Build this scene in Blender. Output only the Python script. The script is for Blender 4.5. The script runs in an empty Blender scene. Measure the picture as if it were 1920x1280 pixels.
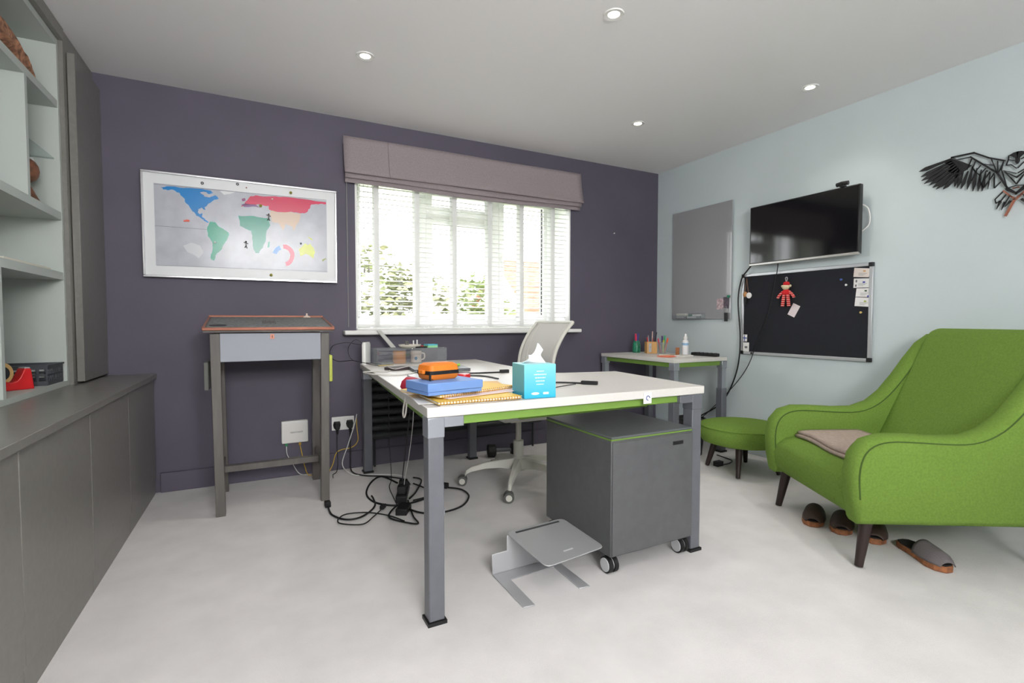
import bpy, bmesh, math, random
from mathutils import Vector, Matrix
R = math.radians
random.seed(7)
scene = bpy.context.scene
COL = scene.collection

# ------------------------------------------------------------------ camera, light, exposure
CAM_H, F, YAW, PITCH = 1.017, 943.0, R(27.5), R(2.25)
cd = bpy.data.cameras.new('camera'); cam = bpy.data.objects.new('camera', cd); COL.objects.link(cam)
cam.location = (0, 0, CAM_H); cam.rotation_euler = (R(90) - PITCH, 0, -YAW)
cd.sensor_width = 36; cd.lens = F / 1920 * 36; cd.clip_start = .05
scene.camera = cam
vs = scene.view_settings
vs.view_transform = 'Standard'; vs.look = 'None'; vs.gamma = 1; vs.use_curve_mapping = False
vs.exposure = 0.2
w = bpy.data.worlds.new('overcast_sky'); scene.world = w; w.use_nodes = True
bg = w.node_tree.nodes['Background']; bg.inputs[0].default_value = (.95, .98, 1, 1); bg.inputs[1].default_value = 8.0

def area(name, loc, rot, sx, sy, power, col=(1, 1, 1)):
    l = bpy.data.lights.new(name, 'AREA'); l.shape = 'RECTANGLE'; l.size = sx; l.size_y = sy; l.energy = power; l.color = col
    o = bpy.data.objects.new(name, l); COL.objects.link(o); o.location = loc; o.rotation_euler = rot
    return o
# daylight through the window behind the camera
area('rear_window_daylight', (.3, -1.8, 1.9), (R(90), 0, 0), 1.5, .78, 130, (1, .985, .97))
# portal helps sample the sky through the window opening
p = area('window_portal', (1.545, 3.99, 1.5), (R(-90), 0, 0), 1.8, 1.1, 1); p.data.cycles.is_portal = True

# ------------------------------------------------------------------ helpers
FW = Vector((math.sin(YAW) * math.cos(PITCH), math.cos(YAW) * math.cos(PITCH), -math.sin(PITCH)))
RT = Vector((math.cos(YAW), -math.sin(YAW), 0)); UP = RT.cross(FW); CP = Vector((0, 0, CAM_H))
def ray(x, y): return FW * F + RT * (x - 960) - UP * (y - 640)
def onX(x, y, X): d = ray(x, y); return CP + d * (X / d.x)
def onY(x, y, Y): d = ray(x, y); return CP + d * (Y / d.y)
def onZ(x, y, Z): d = ray(x, y); return CP + d * ((Z - CAM_H) / d.z)

def lin(c):
    o = []
    for v in c:
        v /= 255.; o.append(v / 12.92 if v <= .04045 else ((v + .055) / 1.055) ** 2.4)
    return (*o, 1)
MATS = {}
def mat(name, rgb, rough=.5, metal=0, bump=0, bscale=200, var=0, vscale=8, spec=.5, emit=0, coat=0, sheen=0, rgb2=None, stretch=None):
    if name in MATS: return MATS[name]
    m = bpy.data.materials.new(name); m.use_nodes = True; nt = m.node_tree; b = nt.nodes['Principled BSDF']
    b.inputs['Base Color'].default_value = lin(rgb); b.inputs['Roughness'].default_value = rough
    b.inputs['Metallic'].default_value = metal; b.inputs['Specular IOR Level'].default_value = spec
    if coat: b.inputs['Coat Weight'].default_value = coat; b.inputs['Coat Roughness'].default_value = .05
    if sheen: b.inputs['Sheen Weight'].default_value = sheen
    if emit: b.inputs['Emission Color'].default_value = lin(rgb); b.inputs['Emission Strength'].default_value = emit
    if var or bump or rgb2:
        tc = nt.nodes.new('ShaderNodeTexCoord'); src = tc.outputs['Object']
        if stretch:
            mp = nt.nodes.new('ShaderNodeMapping'); mp.inputs['Scale'].default_value = stretch
            nt.links.new(src, mp.inputs[0]); src = mp.outputs[0]
        if var or rgb2:
            n = nt.nodes.new('ShaderNodeTexNoise'); n.inputs['Scale'].default_value = vscale; n.inputs['Detail'].default_value = 5
            nt.links.new(src, n.inputs['Vector'])
            cr = nt.nodes.new('ShaderNodeValToRGB'); e = cr.color_ramp.elements
            c2 = rgb2 or [max(0, v * (1 - var)) for v in rgb]
            c1 = rgb if rgb2 else [min(255, v * (1 + var)) for v in rgb]
            e[0].position = .3; e[1].position = .7; e[0].color = lin(c2); e[1].color = lin(c1)
            nt.links.new(n.outputs[0], cr.inputs[0]); nt.links.new(cr.outputs[0], b.inputs['Base Color'])
        if bump:
            n2 = nt.nodes.new('ShaderNodeTexNoise'); n2.inputs['Scale'].default_value = bscale; n2.inputs['Detail'].default_value = 3
            nt.links.new(src, n2.inputs['Vector'])
            bp = nt.nodes.new('ShaderNodeBump'); bp.inputs['Strength'].default_value = bump; bp.inputs['Distance'].default_value = .002
            nt.links.new(n2.outputs[0], bp.inputs['Height']); nt.links.new(bp.outputs[0], b.inputs['Normal'])
    MATS[name] = m; return m
def glass(name, tint=(255, 255, 255), refl=.08, rough=.02, body=0.0):
    """thin clear sheet: transparent + a little gloss (+ some diffuse body)"""
    m = bpy.data.materials.new(name); m.use_nodes = True; nt = m.node_tree; nt.nodes.clear()
    o = nt.nodes.new('ShaderNodeOutputMaterial'); t = nt.nodes.new('ShaderNodeBsdfTransparent'); g = nt.nodes.new('ShaderNodeBsdfGlossy')
    t.inputs[0].default_value = lin(tint); g.inputs['Roughness'].default_value = rough
    fr = nt.nodes.new('ShaderNodeMixShader'); fr.inputs[0].default_value = refl
    nt.links.new(t.outputs[0], fr.inputs[1]); nt.links.new(g.outputs[0], fr.inputs[2]); out = fr
    if body:
        d = nt.nodes.new('ShaderNodeBsdfDiffuse'); d.inputs[0].default_value = lin(tint)
        mx = nt.nodes.new('ShaderNodeMixShader'); mx.inputs[0].default_value = body
        nt.links.new(fr.outputs[0], mx.inputs[1]); nt.links.new(d.outputs[0], mx.inputs[2]); out = mx
    nt.links.new(out.outputs[0], o.inputs[0]); return m

def catmull(pts, n=8, closed=False):
    P = [Vector(q) for q in pts]; out = []; k = len(P)
    for i in range(k if closed else k - 1):
        g = (lambda j: P[j % k]) if closed else (lambda j: P[min(max(j, 0), k - 1)])
        a, b, c, d = g(i - 1), g(i), g(i + 1), g(i + 2)
        for s in range(n):
            t = s / n
            out.append(.5 * ((2 * b) + (c - a) * t + (2 * a - 5 * b + 4 * c - d) * t * t + (3 * b - a - 3 * c + d) * t ** 3))
    if not closed: out.append(P[-1])
    return out

class B:
    def __init__(s): s.bm = bmesh.new()
    def face(s, vs):
        try: return s.bm.faces.new(vs)
        except ValueError: return None
    def box(s, c, size, rz=0, M=None):
        x, y, z = [v / 2 for v in size]; M = M or Matrix.Rotation(rz, 4, 'Z'); c = Vector(c)
        v = [s.bm.verts.new(c + M @ Vector((i * x, j * y, k * z))) for i in (-1, 1) for j in (-1, 1) for k in (-1, 1)]
        for f in ((0, 1, 3, 2), (4, 6, 7, 5), (0, 4, 5, 1), (2, 3, 7, 6), (0, 2, 6, 4), (1, 5, 7, 3)): s.face([v[i] for i in f])
        return s
    def b2(s, x0, x1, y0, y1, z0, z1): return s.box(((x0 + x1) / 2, (y0 + y1) / 2, (z0 + z1) / 2), (x1 - x0, y1 - y0, z1 - z0))
    def hull(s, lo, hi):
        """loft between loops of equal count (list of loops), capped"""
        loops = [lo, hi] if not isinstance(lo[0][0], (tuple, list, Vector)) else lo
        return s.loft(loops)
    def loft(s, loops, closed=True, caps=True):
        L = [[s.bm.verts.new(Vector(q)) for q in lp] for lp in loops]; n = len(L[0])
        for a, b in zip(L, L[1:]):
            for i in range(n if closed else n - 1): s.face([a[i], a[(i + 1) % n], b[(i + 1) % n], b[i]])
        if caps and closed: s.face(L[0][::-1]); s.face(L[-1])
        return s
    def prism(s, pts, lo, hi, axis='z'):
        f = {'z': lambda a, b, h: (a, b, h), 'y': lambda a, b, h: (a, h, b), 'x': lambda a, b, h: (h, a, b)}[axis]
        return s.loft([[f(a, b, lo) for a, b in pts], [f(a, b, hi) for a, b in pts]])
    def cyl(s, p, q, r0, r1=None, n=16):
        r1 = r0 if r1 is None else r1
        p, q = Vector(p), Vector(q); d = (q - p).normalized(); u = d.orthogonal().normalized(); v = d.cross(u)
        ring = lambda c, r: [c + (u * math.cos(2 * math.pi * i / n) + v * math.sin(2 * math.pi * i / n)) * r for i in range(n)]
        return s.loft([ring(p, r0), ring(q, r1)])
    def tube(s, pts, r, n=8, closed=False, ry=None):
        P = [Vector(q) for q in pts]; k = len(P); loops = []
        t = (P[1] - P[0]).normalized(); u = t.orthogonal().normalized()
        for i in range(k):
            a, b = (P[i - 1], P[(i + 1) % k]) if closed else (P[max(i - 1, 0)], P[min(i + 1, k - 1)])
            t = (b - a).normalized(); u = (u - t * u.dot(t)).normalized(); v = t.cross(u)
            rr = r(i / (k - 1)) if callable(r) else r
            loops.append([P[i] + u * math.cos(2 * math.pi * j / n) * rr + v * math.sin(2 * math.pi * j / n) * (ry or rr) for j in range(n)])
        if closed: loops.append(loops[0])
        return s.loft(loops, caps=not closed)
    def lathe(s, prof, n=24, c=(0, 0, 0)):
        c = Vector(c)
        return s.loft([[c + Vector((r * math.cos(2 * math.pi * i / n), r * math.sin(2 * math.pi * i / n), z)) for i in range(n)] for r, z in prof])
    def ball(s, c, r, n=14, m=8, M=None):
        c = Vector(c); r = (r, r, r) if not isinstance(r, (tuple, list)) else r; M = M or Matrix()
        lp = []
        for j in range(m + 1):
            a = -math.pi / 2 + math.pi * (j if 0 < j < m else (.08 if j == 0 else m - .08)) / m
            lp.append([c + M @ Vector((r[0] * math.cos(a) * math.cos(2 * math.pi * i / n), r[1] * math.cos(a) * math.sin(2 * math.pi * i / n), r[2] * math.sin(a))) for i in range(n)])
        return s.loft(lp)
    def grid(s, fn, nu, nv, th=0, nrm=None):
        V = [[s.bm.verts.new(Vector(fn(i / nu, j / nv))) for j in range(nv + 1)] for i in range(nu + 1)]
        for i in range(nu):
            for j in range(nv): s.face([V[i][j], V[i + 1][j], V[i + 1][j + 1], V[i][j + 1]])
        return s
    def build(s, name, m, parent=None, bev=0, seg=2, smooth=False, ang=35, solid=0, world=False, sub=0):
        bm = s.bm
        if world and parent is not None: bm.transform(world_inv(parent))
        bmesh.ops.remove_doubles(bm, verts=bm.verts, dist=1e-6)
        bmesh.ops.recalc_face_normals(bm, faces=bm.faces)
        me = bpy.data.meshes.new(name); bm.to_mesh(me); bm.free()
        me.materials.append(m)
        if smooth or bev or sub:
            for p in me.polygons: p.use_smooth = True
            if not sub: me.set_sharp_from_angle(angle=R(ang))
        o = bpy.data.objects.new(name, me); COL.objects.link(o)
        if parent is not None: o.parent = parent
        if solid: md = o.modifiers.new('s', 'SOLIDIFY'); md.thickness = solid; md.offset = 0
        if bev:
            md = o.modifiers.new('b', 'BEVEL'); md.width = bev; md.segments = seg; md.limit_method = 'ANGLE'; md.angle_limit = R(30)
            md.harden_normals = False
        if sub: md = o.modifiers.new('d', 'SUBSURF'); md.levels = sub; md.render_levels = sub
        return o
def world_inv(o):
    M = Matrix()
    while o is not None:
        M = Matrix.LocRotScale(o.location, o.rotation_euler, o.scale) @ M; o = o.parent
    return M.inverted()
def tag(o, label, cat, group=None):
    o['label'] = label; o['category'] = cat
    if group: o['group'] = group
    return o
def thing(name, label, cat, loc=(0, 0, 0), rz=0, group=None):
    o = bpy.data.objects.new(name, None); COL.objects.link(o); o.location = loc; o.rotation_euler = (0, 0, rz)
    o.empty_display_size = .1
    return tag(o, label, cat, group)
def struct(o): o['kind'] = 'structure'; return o
def sempty(name, loc=(0, 0, 0), rz=0):
    o = bpy.data.objects.new(name, None); COL.objects.link(o); o.location = loc; o.rotation_euler = (0, 0, rz); return struct(o)
def text_mesh(name, body, size, m, parent, M):
    c = bpy.data.curves.new(name, 'FONT'); c.body = body; c.size = size; c.extrude = .0002; c.align_x = 'CENTER'; c.align_y = 'CENTER'
    t = bpy.data.objects.new(name + '_tmp', c); COL.objects.link(t)
    dg = bpy.context.evaluated_depsgraph_get(); me = bpy.data.meshes.new_from_object(t.evaluated_get(dg))
    bpy.data.objects.remove(t); bpy.data.curves.remove(c)
    me.transform(M); me.materials.clear(); me.materials.append(m)
    o = bpy.data.objects.new(name, me); COL.objects.link(o); o.parent = parent; return o

# ------------------------------------------------------------------ materials
wall_purple = mat('purple_paint', (90, 85, 100), .62, bump=.08, bscale=350, var=.03, vscale=3)
wall_mint = mat('mint_paint', (207, 218, 220), .45, bump=.05, bscale=300, var=.012, vscale=2)
ceil_white = mat('ceiling_paint', (244, 243, 243), .8, bump=.04, bscale=300)
white_wall = mat('white_paint', (224, 224, 224), .7)
carpet = mat('carpet', (229, 226, 226), .95, bump=.7, bscale=500, rgb2=(219, 216, 216), vscale=6, spec=.1)
cab_grey = mat('cabinet_grey', (124, 122, 117), .33, bump=.05, bscale=500, var=.03, vscale=40)
dark_line = mat('dark_gap', (30, 30, 30), .8)
shelf_grey = mat('shelf_grey', (184, 191, 186), .5)
white_pvc = mat('white_upvc', (240, 240, 238), .35)
white_gloss = mat('white_gloss', (238, 238, 236), .25)
desk_white = mat('desk_laminate', (220, 217, 212), .38, var=.01, vscale=60)
steel_grey = mat('desk_steel', (104, 106, 113), .42, var=.03, vscale=20)
steel_lt = mat('cast_aluminium', (168, 172, 180), .35, metal=.6)
green_metal = mat('green_metal', (118, 154, 66), .45)
green_fab = mat('green_wool', (114, 144, 64), .95, bump=.5, bscale=900, var=.05, vscale=120, spec=.15)
dark_wood = mat('dark_wood', (44, 30, 28), .4, var=.15, vscale=30, stretch=(1, 1, .1))
black_pl = mat('black_plastic', (26, 26, 28), .45)
black_rub = mat('black_rubber', (20, 20, 22), .6)
alu = mat('brushed_aluminium', (186, 187, 190), .36, metal=.35, bump=.06, bscale=300)
alu_frame = mat('aluminium_frame', (200, 202, 205), .35, metal=.5)
copper = mat('copper', (178, 118, 98), .4, metal=.45)
paper = mat('paper', (240, 238, 236), .8)

# ------------------------------------------------------------------ room shell
BY, RX, CH = 3.6, 3.42, 2.4
LX, RY = -1.19, -1.6
OX0, OX1, OZ0, OZ1 = .655, 2.435, .955, 2.12
floor = struct(B().b2(LX - .1, RX + .1, RY - .1, BY + .0, -.12, 0).build('floor', carpet))
ceiling = struct(B().b2(LX - .1, RX + .1, RY - .1, BY + .35, CH, CH + .12).build('ceiling', ceil_white))
wb = B()
wb.b2(LX - .1, OX0, BY, BY + .35, 0, CH).b2(OX1, RX + .1, BY, BY + .35, 0, CH).b2(OX0, OX1, BY, BY + .35, 0, OZ0).b2(OX0, OX1, BY, BY + .35, OZ1, CH)
struct(wb.build('wall_back', wall_purple))
struct(B().b2(RX, RX + .1, RY, BY, 0, CH).build('wall_right', wall_mint))
struct(B().b2(LX - .1, LX, RY, BY, 0, CH).build('wall_left', white_wall))
PX0, PX1, PZ0, PZ1 = -.45, 1.05, 1.5, 2.28
wr = B().b2(LX - .1, PX0, RY - .1, RY, 0, CH).b2(PX1, RX + .1, RY - .1, RY, 0, CH).b2(PX0, PX1, RY - .1, RY, PZ1, CH).b2(PX0, PX1, RY - .1, RY, 0, PZ0)
struct(wr.build('wall_rear', white_wall))
d1 = sempty('window_2', (PX0, RY, 0))
n = 3; ww = (PX1 - PX0) / n
for i in range(n):
    f = B(); x0 = i * ww
    f.b2(x0, x0 + .05, -.08, -.02, PZ0, PZ1).b2(x0 + ww - .05, x0 + ww, -.08, -.02, PZ0, PZ1).b2(x0 + .05, x0 + ww - .05, -.08, -.02, PZ0, PZ0 + .06).b2(x0 + .05, x0 + ww - .05, -.08, -.02, PZ1 - .06, PZ1)
    fr = f.build('casement', white_pvc, d1, bev=.004)
    B().b2(x0 + .05, x0 + ww - .05, -.055, -.049, PZ0 + .06, PZ1 - .06).build('pane', MATS.setdefault('win_glass', glass('window_glass', refl=.05)), fr)
# skirting boards
struct(B().b2(-.49, RX, BY - .018, BY, 0, .118).build('baseboard_back', wall_purple, bev=.004))
struct(B().b2(RX - .018, RX, RY, BY - .018, 0, .118).build('baseboard_right', wall_mint, bev=.004))
struct(B().b2(LX, RX - .018, RY, RY + .018, 0, .118).build('baseboard_rear', white_wall, bev=.004))
# reveal lining (white plaster) + sill
rv = B()
rv.b2(OX0, OX0 + .012, BY, BY + .27, OZ0, OZ1).b2(OX1 - .012, OX1, BY, BY + .27, OZ0, OZ1).b2(OX0, OX1, BY, BY + .27, OZ1 - .012, OZ1)
struct(rv.build('trim_1', white_gloss))
struct(B().b2(.562, 2.49, 3.5, BY, .927, .957).b2(OX0 + .001, OX1 - .001, BY - .01, BY + .27, .9555, .9725).build('trim_2', white_gloss, bev=.01, seg=3))

# window
win = sempty('window_1', (0, 3.87, 0))
WX = [OX0 + .012, 1.158, 1.284, 1.787, 1.932, OX1 - .012]
zb, zt = .9735, OZ1 - .012
fb = B()
for a, b in ((WX[0], WX[0] + .06), (1.19, 1.252), (1.826, 1.893), (WX[5] - .06, WX[5])): fb.b2(a, b, 0, .06, zb + .07, zt - .06)
fb.b2(WX[0], WX[5], 0, .06, zb, zb + .07).b2(WX[0], WX[5], 0, .06, zt - .06, zt).b2(1.252, 1.826, 0, .06, 1.835, 1.895)
fb.build('window_frame', white_pvc, win, bev=.004)
def casement(x0, x1, z0, z1, w=.045, off=-.012):
    c = B().b2(x0, x0 + w, off, .05, z0, z1).b2(x1 - w, x1, off, .05, z0, z1).b2(x0 + w, x1 - w, off, .05, z0, z0 + w).b2(x0 + w, x1 - w, off, .05, z1 - w, z1)
    o = c.build('casement', white_pvc, win, bev=.006)
    B().b2(x0 + w, x1 - w, .018, .024, z0 + w, z1 - w).build('pane', MATS['win_glass'], o)
    g = B()
    for a, b, cc, d in ((x0 + w, x0 + w + .006, z0 + w, z1 - w), (x1 - w - .006, x1 - w, z0 + w, z1 - w)): g.b2(a, b, .01, .03, cc, d)
    g.build('glazing_gasket', black_rub, o)
    return o
casement(WX[0] + .06, 1.19, zb + .07, zt - .06, .012)
cm = casement(1.245, 1.833, zb + .06, 1.84)
ct = casement(1.245, 1.833, 1.888, zt - .05)
cr_ = casement(1.886, WX[5] - .055, zb + .06, zt - .05)
B().b2(1.53, 1.60, -.03, -.012, 1.895, 1.912).b2(1.53, 1.545, -.045, -.03, 1.897, 1.91).build('handle', white_pvc, ct, bev=.003)
B().b2(1.9, 1.915, -.03, -.012, 1.5, 1.57).b2(1.898, 1.912, -.045, -.03, 1.47, 1.57).build('handle', white_pvc, cr_, bev=.003)

# venetian blind
slat_m = mat('blind_slat', (250, 250, 249), .4)
nt = slat_m.node_tree; tl = nt.nodes.new('ShaderNodeBsdfTranslucent'); tl.inputs[0].default_value = (.93, .93, .92, 1); mxs = nt.nodes.new('ShaderNodeMixShader'); mxs.inputs[0].default_value = .36
nt.links.new(nt.nodes['Principled BSDF'].outputs[0], mxs.inputs[1]); nt.links.new(tl.outputs[0], mxs.inputs[2]); nt.links.new(mxs.outputs[0], nt.nodes['Material Output'].inputs[0])
vb = thing('venetian_blind', 'white slatted venetian blind with wide cloth tapes filling the window opening', 'blind', (1.545, 3.665, 0))
hw = (OX1 - OX0) / 2 - .018
B().b2(-hw, hw, -.03, .03, 2.04, 2.09).build('headrail', white_gloss, vb)
B().b2(-hw, hw, -.026, .026, .977, .997).build('bottom_rail', slat_m, vb, bev=.004)
prof = [(-.025, 0), (-.012, .0028), (0, .0038), (.012, .0028), (.025, 0)]
sm = None
z = 1.02; k = 0
while z < 2.03:
    if sm is None:
        a = R(8); lp = []
        pts = [(y, h + .0012) for y, h in prof] + [(y, h - .0012) for y, h in prof[::-1]]
        pts = [(y * math.cos(a) - h * math.sin(a), y * math.sin(a) + h * math.cos(a)) for y, h in pts]
        o = B().loft([[(-hw, y, h) for y, h in pts], [(hw, y, h) for y, h in pts]]).build('slat', slat_m, vb, smooth=True); sm = o.data
    else:
        o = bpy.data.objects.new('slat', sm); COL.objects.link(o); o.parent = vb
    o.location = (0, 0, z); z += .0365
tape_m = slat_m
for x in (.809, 1.103, 1.399, 1.695, 1.983, 2.28):
    B().b2(x - 1.545 - .018, x - 1.545 + .018, -.031, -.0295, .985, 2.05).b2(x - 1.545 - .018, x - 1.545 + .018, .0295, .031, .985, 2.05).build('tape', tape_m, vb)
for dx in (.72, .75):
    B().cyl((dx - 1.545, -.036, 1.4), (dx - 1.545, -.036, 2.04), .0012, n=6).cyl((dx - 1.545, -.036, 1.36), (dx - 1.545, -.036, 1.40), .008, .004, n=10).build('pull_cord', mat('cord_pull', (170, 168, 160), .6), vb)

tag((lambda o: (setattr(o, 'location', (2.897, BY, 1.805)), o)[1])(B().cyl((0, -.001, 0), (0, -.012, 0), .003, n=8).ball((0, -.013, 0), .006, 10, 6).build('wall_hook', white_gloss, smooth=True)), 'tiny white hook on the purple wall right of the window', 'hook')
# roman blind
rb_m = mat('taupe_linen', (158, 147, 150), .95, bump=.5, bscale=700, var=.05, vscale=150, spec=.1)
rb = thing('roman_blind', 'taupe linen roman blind folded up above the window', 'blind', (1.545, BY, 0))
def rb_panel(x0, x1, z0, z1, y0, y1, bulge, name, wav=0):
    b = B()
    def fn(u, v):
        x = x0 + (x1 - x0) * u
        yy = y0 + (y1 - y0) * v - bulge * math.sin(math.pi * v) + .004 * math.sin(9 * u + 2 * v)
        return (x, yy, z0 + (z1 - z0) * v + wav * math.sin(7 * u + 1) * (1 - v))
    b.grid(fn, 40, 10); return b.build(name, rb_m, rb, smooth=True, solid=.006)
B().b2(-.966, .963, -.03, -.001, 2.225, 2.262).build('headrail', white_gloss, rb)
rb_panel(-.968, .966, 2.012, 2.268, -.09, -.036, -.008, 'front_panel')
rb_panel(-.962, .958, 1.978, 2.06, -.066, -.05, .006, 'lower_fold', .006)
rb_panel(-.960, .955, 1.95, 2.04, -.045, -.04, .004, 'under_fold', .008)
B().tube([(-.668, -.094 + .054 * k / 8 + .008 * math.sin(math.pi * k / 8), 2.012 + .256 * k / 8) for k in range(9)], .0016, 6).build('seam', mat('seam', (120, 110, 114), .9), rb)
B().tube([(-.945, -.03, 2.23), (-.947, -.015, 1.9), (-.944, -.012, .98)], .0022, 6).build('pull_chain', mat('chain', (150, 148, 144), .5, .4), rb)

# ------------------------------------------------------------------ ceiling lights
lamp_m = mat('lamp_glow', (255, 244, 222), .5, emit=14)
for i, (x, y, lb) in enumerate(((.557, 2.723, 'lit recessed downlight between the world map board and the window'), (1.477, 1.845, 'lit recessed downlight over the main desk, middle of the ceiling'),
                            (2.956, 1.87, 'lit recessed downlight above the television side of the room'), (2.426, 2.758, 'lit recessed downlight over the corner by the side table'),
                            (.3, .5, None), (1.8, .1, None))):
    lb = lb or ('lit recessed downlight over the open carpet by the cabinets' if i == 4 else 'lit recessed downlight over the open carpet by the rear window')
    t = thing('downlight', lb, 'ceiling light', (x, y, CH))
    B().lathe([(.025, -.001), (.027, -.004), (.044, -.006), (.047, -.001)], 28).build('trim_ring', white_gloss, t, smooth=True)
    B().lathe([(.001, -.0035), (.0255, -.0035), (.0255, -.0005), (.001, -.0005)], 24).build('lamp', lamp_m, t)
    l = bpy.data.lights.new('downlight_beam', 'SPOT'); l.energy = 15; l.color = (1, .94, .86); l.spot_size = R(125); l.spot_blend = 1; l.shadow_soft_size = .05
    lo = bpy.data.objects.new('downlight_beam', l); COL.objects.link(lo); lo.location = (x, y, CH - .02)

# ------------------------------------------------------------------ built-in unit on the left wall
UL, UR = (-.508, 3.598, 0), R(-1.2)      # local x: offset from door fronts, local y: along the wall (0 = back wall)
splits = [-3.04, -2.44, -1.838, -1.23, -.64, -.015]
labs = ['flat grey base cabinet farthest along from the purple wall, end of the run', 'flat grey base cabinet, fourth along from the purple wall', 'flat grey base cabinet, third along from the purple wall',
        'flat grey base cabinet, second along from the purple wall', 'flat grey base cabinet end unit touching the purple wall']
for i in range(5):
    t = thing('base_cabinet', labs[i], 'cabinet', UL, UR, 'grey base cabinets under the worktop')
    y0, y1 = splits[i] + .0015, splits[i + 1] - .0015
    B().b2(-.59, -.022, y0, y1, .08, .683).build('carcass', cab_grey, t)
    B().b2(-.02, 0, y0 + .0005, y1 - .0005, .095, .681).build('door', cab_grey, t, bev=.002)
    B().b2(-.05, -.006, y0, y1, 0, .092).build('plinth', cab_grey, t)
t = B().b2(-.592, .014, -3.06, -.004, .684, .712).build('worktop', cab_grey, bev=.002)
t.location = UL; t.rotation_euler = (0, 0, UR); tag(t, 'long grey worktop running over the base cabinets', 'worktop')
bk = thing('bookcase', 'pale grey open bookcase standing on the grey worktop', 'bookcase', UL, UR)
X0, X1 = -.588, -.262; yL, yR = -2.4, -.47
ZS = .7125
B().b2(X0, X0 + .012, yL, yR, ZS, 2.34).build('back_panel', shelf_grey, bk)
B().b2(X0, X1, yR - .022, yR, ZS, 2.34).build('side_panel', shelf_grey, bk)
B().b2(X0, X1, yL, yL + .022, ZS, 2.34).build('side_panel', shelf_grey, bk)
B().b2(X0, X1, yL + .022, yR - .022, 2.31, 2.34).build('top_panel', shelf_grey, bk)
B().b2(X0, X1, yL + .022, yR - .022, ZS, .735).build('bottom_panel', shelf_grey, bk)
for a, b in ((2.018, 2.05), (1.497, 1.532), (1.215, 1.25)): B().b2(X0 + .012, X1 - .002, yL + .022, yR - .022, a, b).build('shelf', shelf_grey, bk)
for y, a, b in ((-.862, 1.532, 2.018), (-1.15, .735, 1.215), (-1.7, 1.532, 2.018), (-1.9, .735, 1.215)): B().b2(X0 + .012, X1 - .002, y, y + .024, a, b).build('divider', shelf_grey, bk)
gs = B().b2(X0 + .02, X1 - .02, -.837, yR - .024, 1.778, 1.784).build('glass_shelf', glass('shelf_glass', (242, 246, 245), .12), bk); gs['label'] = 'clear glass shelf'
B().cyl((-.36, yR - .035, 1.766), (-.36, yR - .022, 1.766), .008, n=12).build('shelf_pin', white_gloss, bk)
tc_ = thing('tall_cabinet', 'tall dark grey cabinet with a flat door between the bookcase and the purple wall', 'cabinet', UL, UR)
B().b2(X0, -.245, -.467, -.004, ZS, 2.396).build('carcass', cab_grey, tc_)
B().b2(-.243, -.212, -.425, -.006, .722, 2.31).build('door', cab_grey, tc_, bev=.002)
t = B().b2(X0, -.24, yL, -.469, 2.342, 2.396).build('fascia', cab_grey); t.location = UL; t.rotation_euler = (0, 0, UR); tag(t, 'dark grey fascia board between the bookcase top and the ceiling', 'fascia')

def uw(x, y, z): return Matrix.LocRotScale(Vector(UL), Matrix.Rotation(UR, 3, 'Z'), None) @ Vector((x, y, z))
# things on the shelves
bark_m = mat('bark', (150, 108, 84), .9, bump=1, bscale=60, var=.4, vscale=35)
c = uw(-.335, -.88, 2.05)
b = B(); loops = []
for i in range(25):
    u = i / 24; yy = -.40 + .76 * u; rr = .082 * (1 - u) ** .55 + .006
    loops.append([])
    for j in range(16):
        a = 2 * math.pi * j / 16; q = rr * (1 + .18 * math.sin(5 * a + 9 * u) + .12 * random.uniform(-1, 1))
        loops[-1].append((q * math.cos(a), yy, max(rr * .95 + q * math.sin(a), 0)))
o = b.loft(loops).build('dried_bark', bark_m, smooth=True, ang=60); o.location = c; o.rotation_euler = (0, 0, UR)
tag(o, 'long rough brown piece of bark tapering to a point on the upper shelf', 'bark')
fg = thing('wooden_figurine', 'small brown wooden figurine half hidden behind the divider under the glass shelf', 'figurine', uw(-.345, -.615, 1.532), UR)
wd = mat('brown_wood', (120, 78, 56), .5, var=.2, vscale=40)
B().lathe([(.05, 0), (.052, .006), (.03, .05), (.012, .09), (.010, .11)], 20).build('base', wd, fg, smooth=True)
B().ball((0, 0, .155), (.045, .045, .055)).build('head', wd, fg, smooth=True)
B().cyl((0, 0, .208), (0, 0, .216), .012, .006, 12).build('cap', black_pl, fg)
o = B().box((0, 0, .005), (.21, .46, .008)).build('magazine', mat('magazine', (225, 220, 205), .6), bev=.001); o.location = uw(-.38, -.84, 1.251); o.rotation_euler = (0, 0, UR); tag(o, 'thin cream magazine lying flat on the middle shelf', 'magazine')
o = B().lathe([(.012, 0), (.05, .004), (.055, .016), (.045, .018), (.02, .007)], 20).build('orange_dish', mat('orange_clay', (196, 88, 48), .5), smooth=True); o.location = uw(-.40, -.86, 1.2605); tag(o, 'small orange dish sitting on the cream magazine', 'dish')
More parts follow.
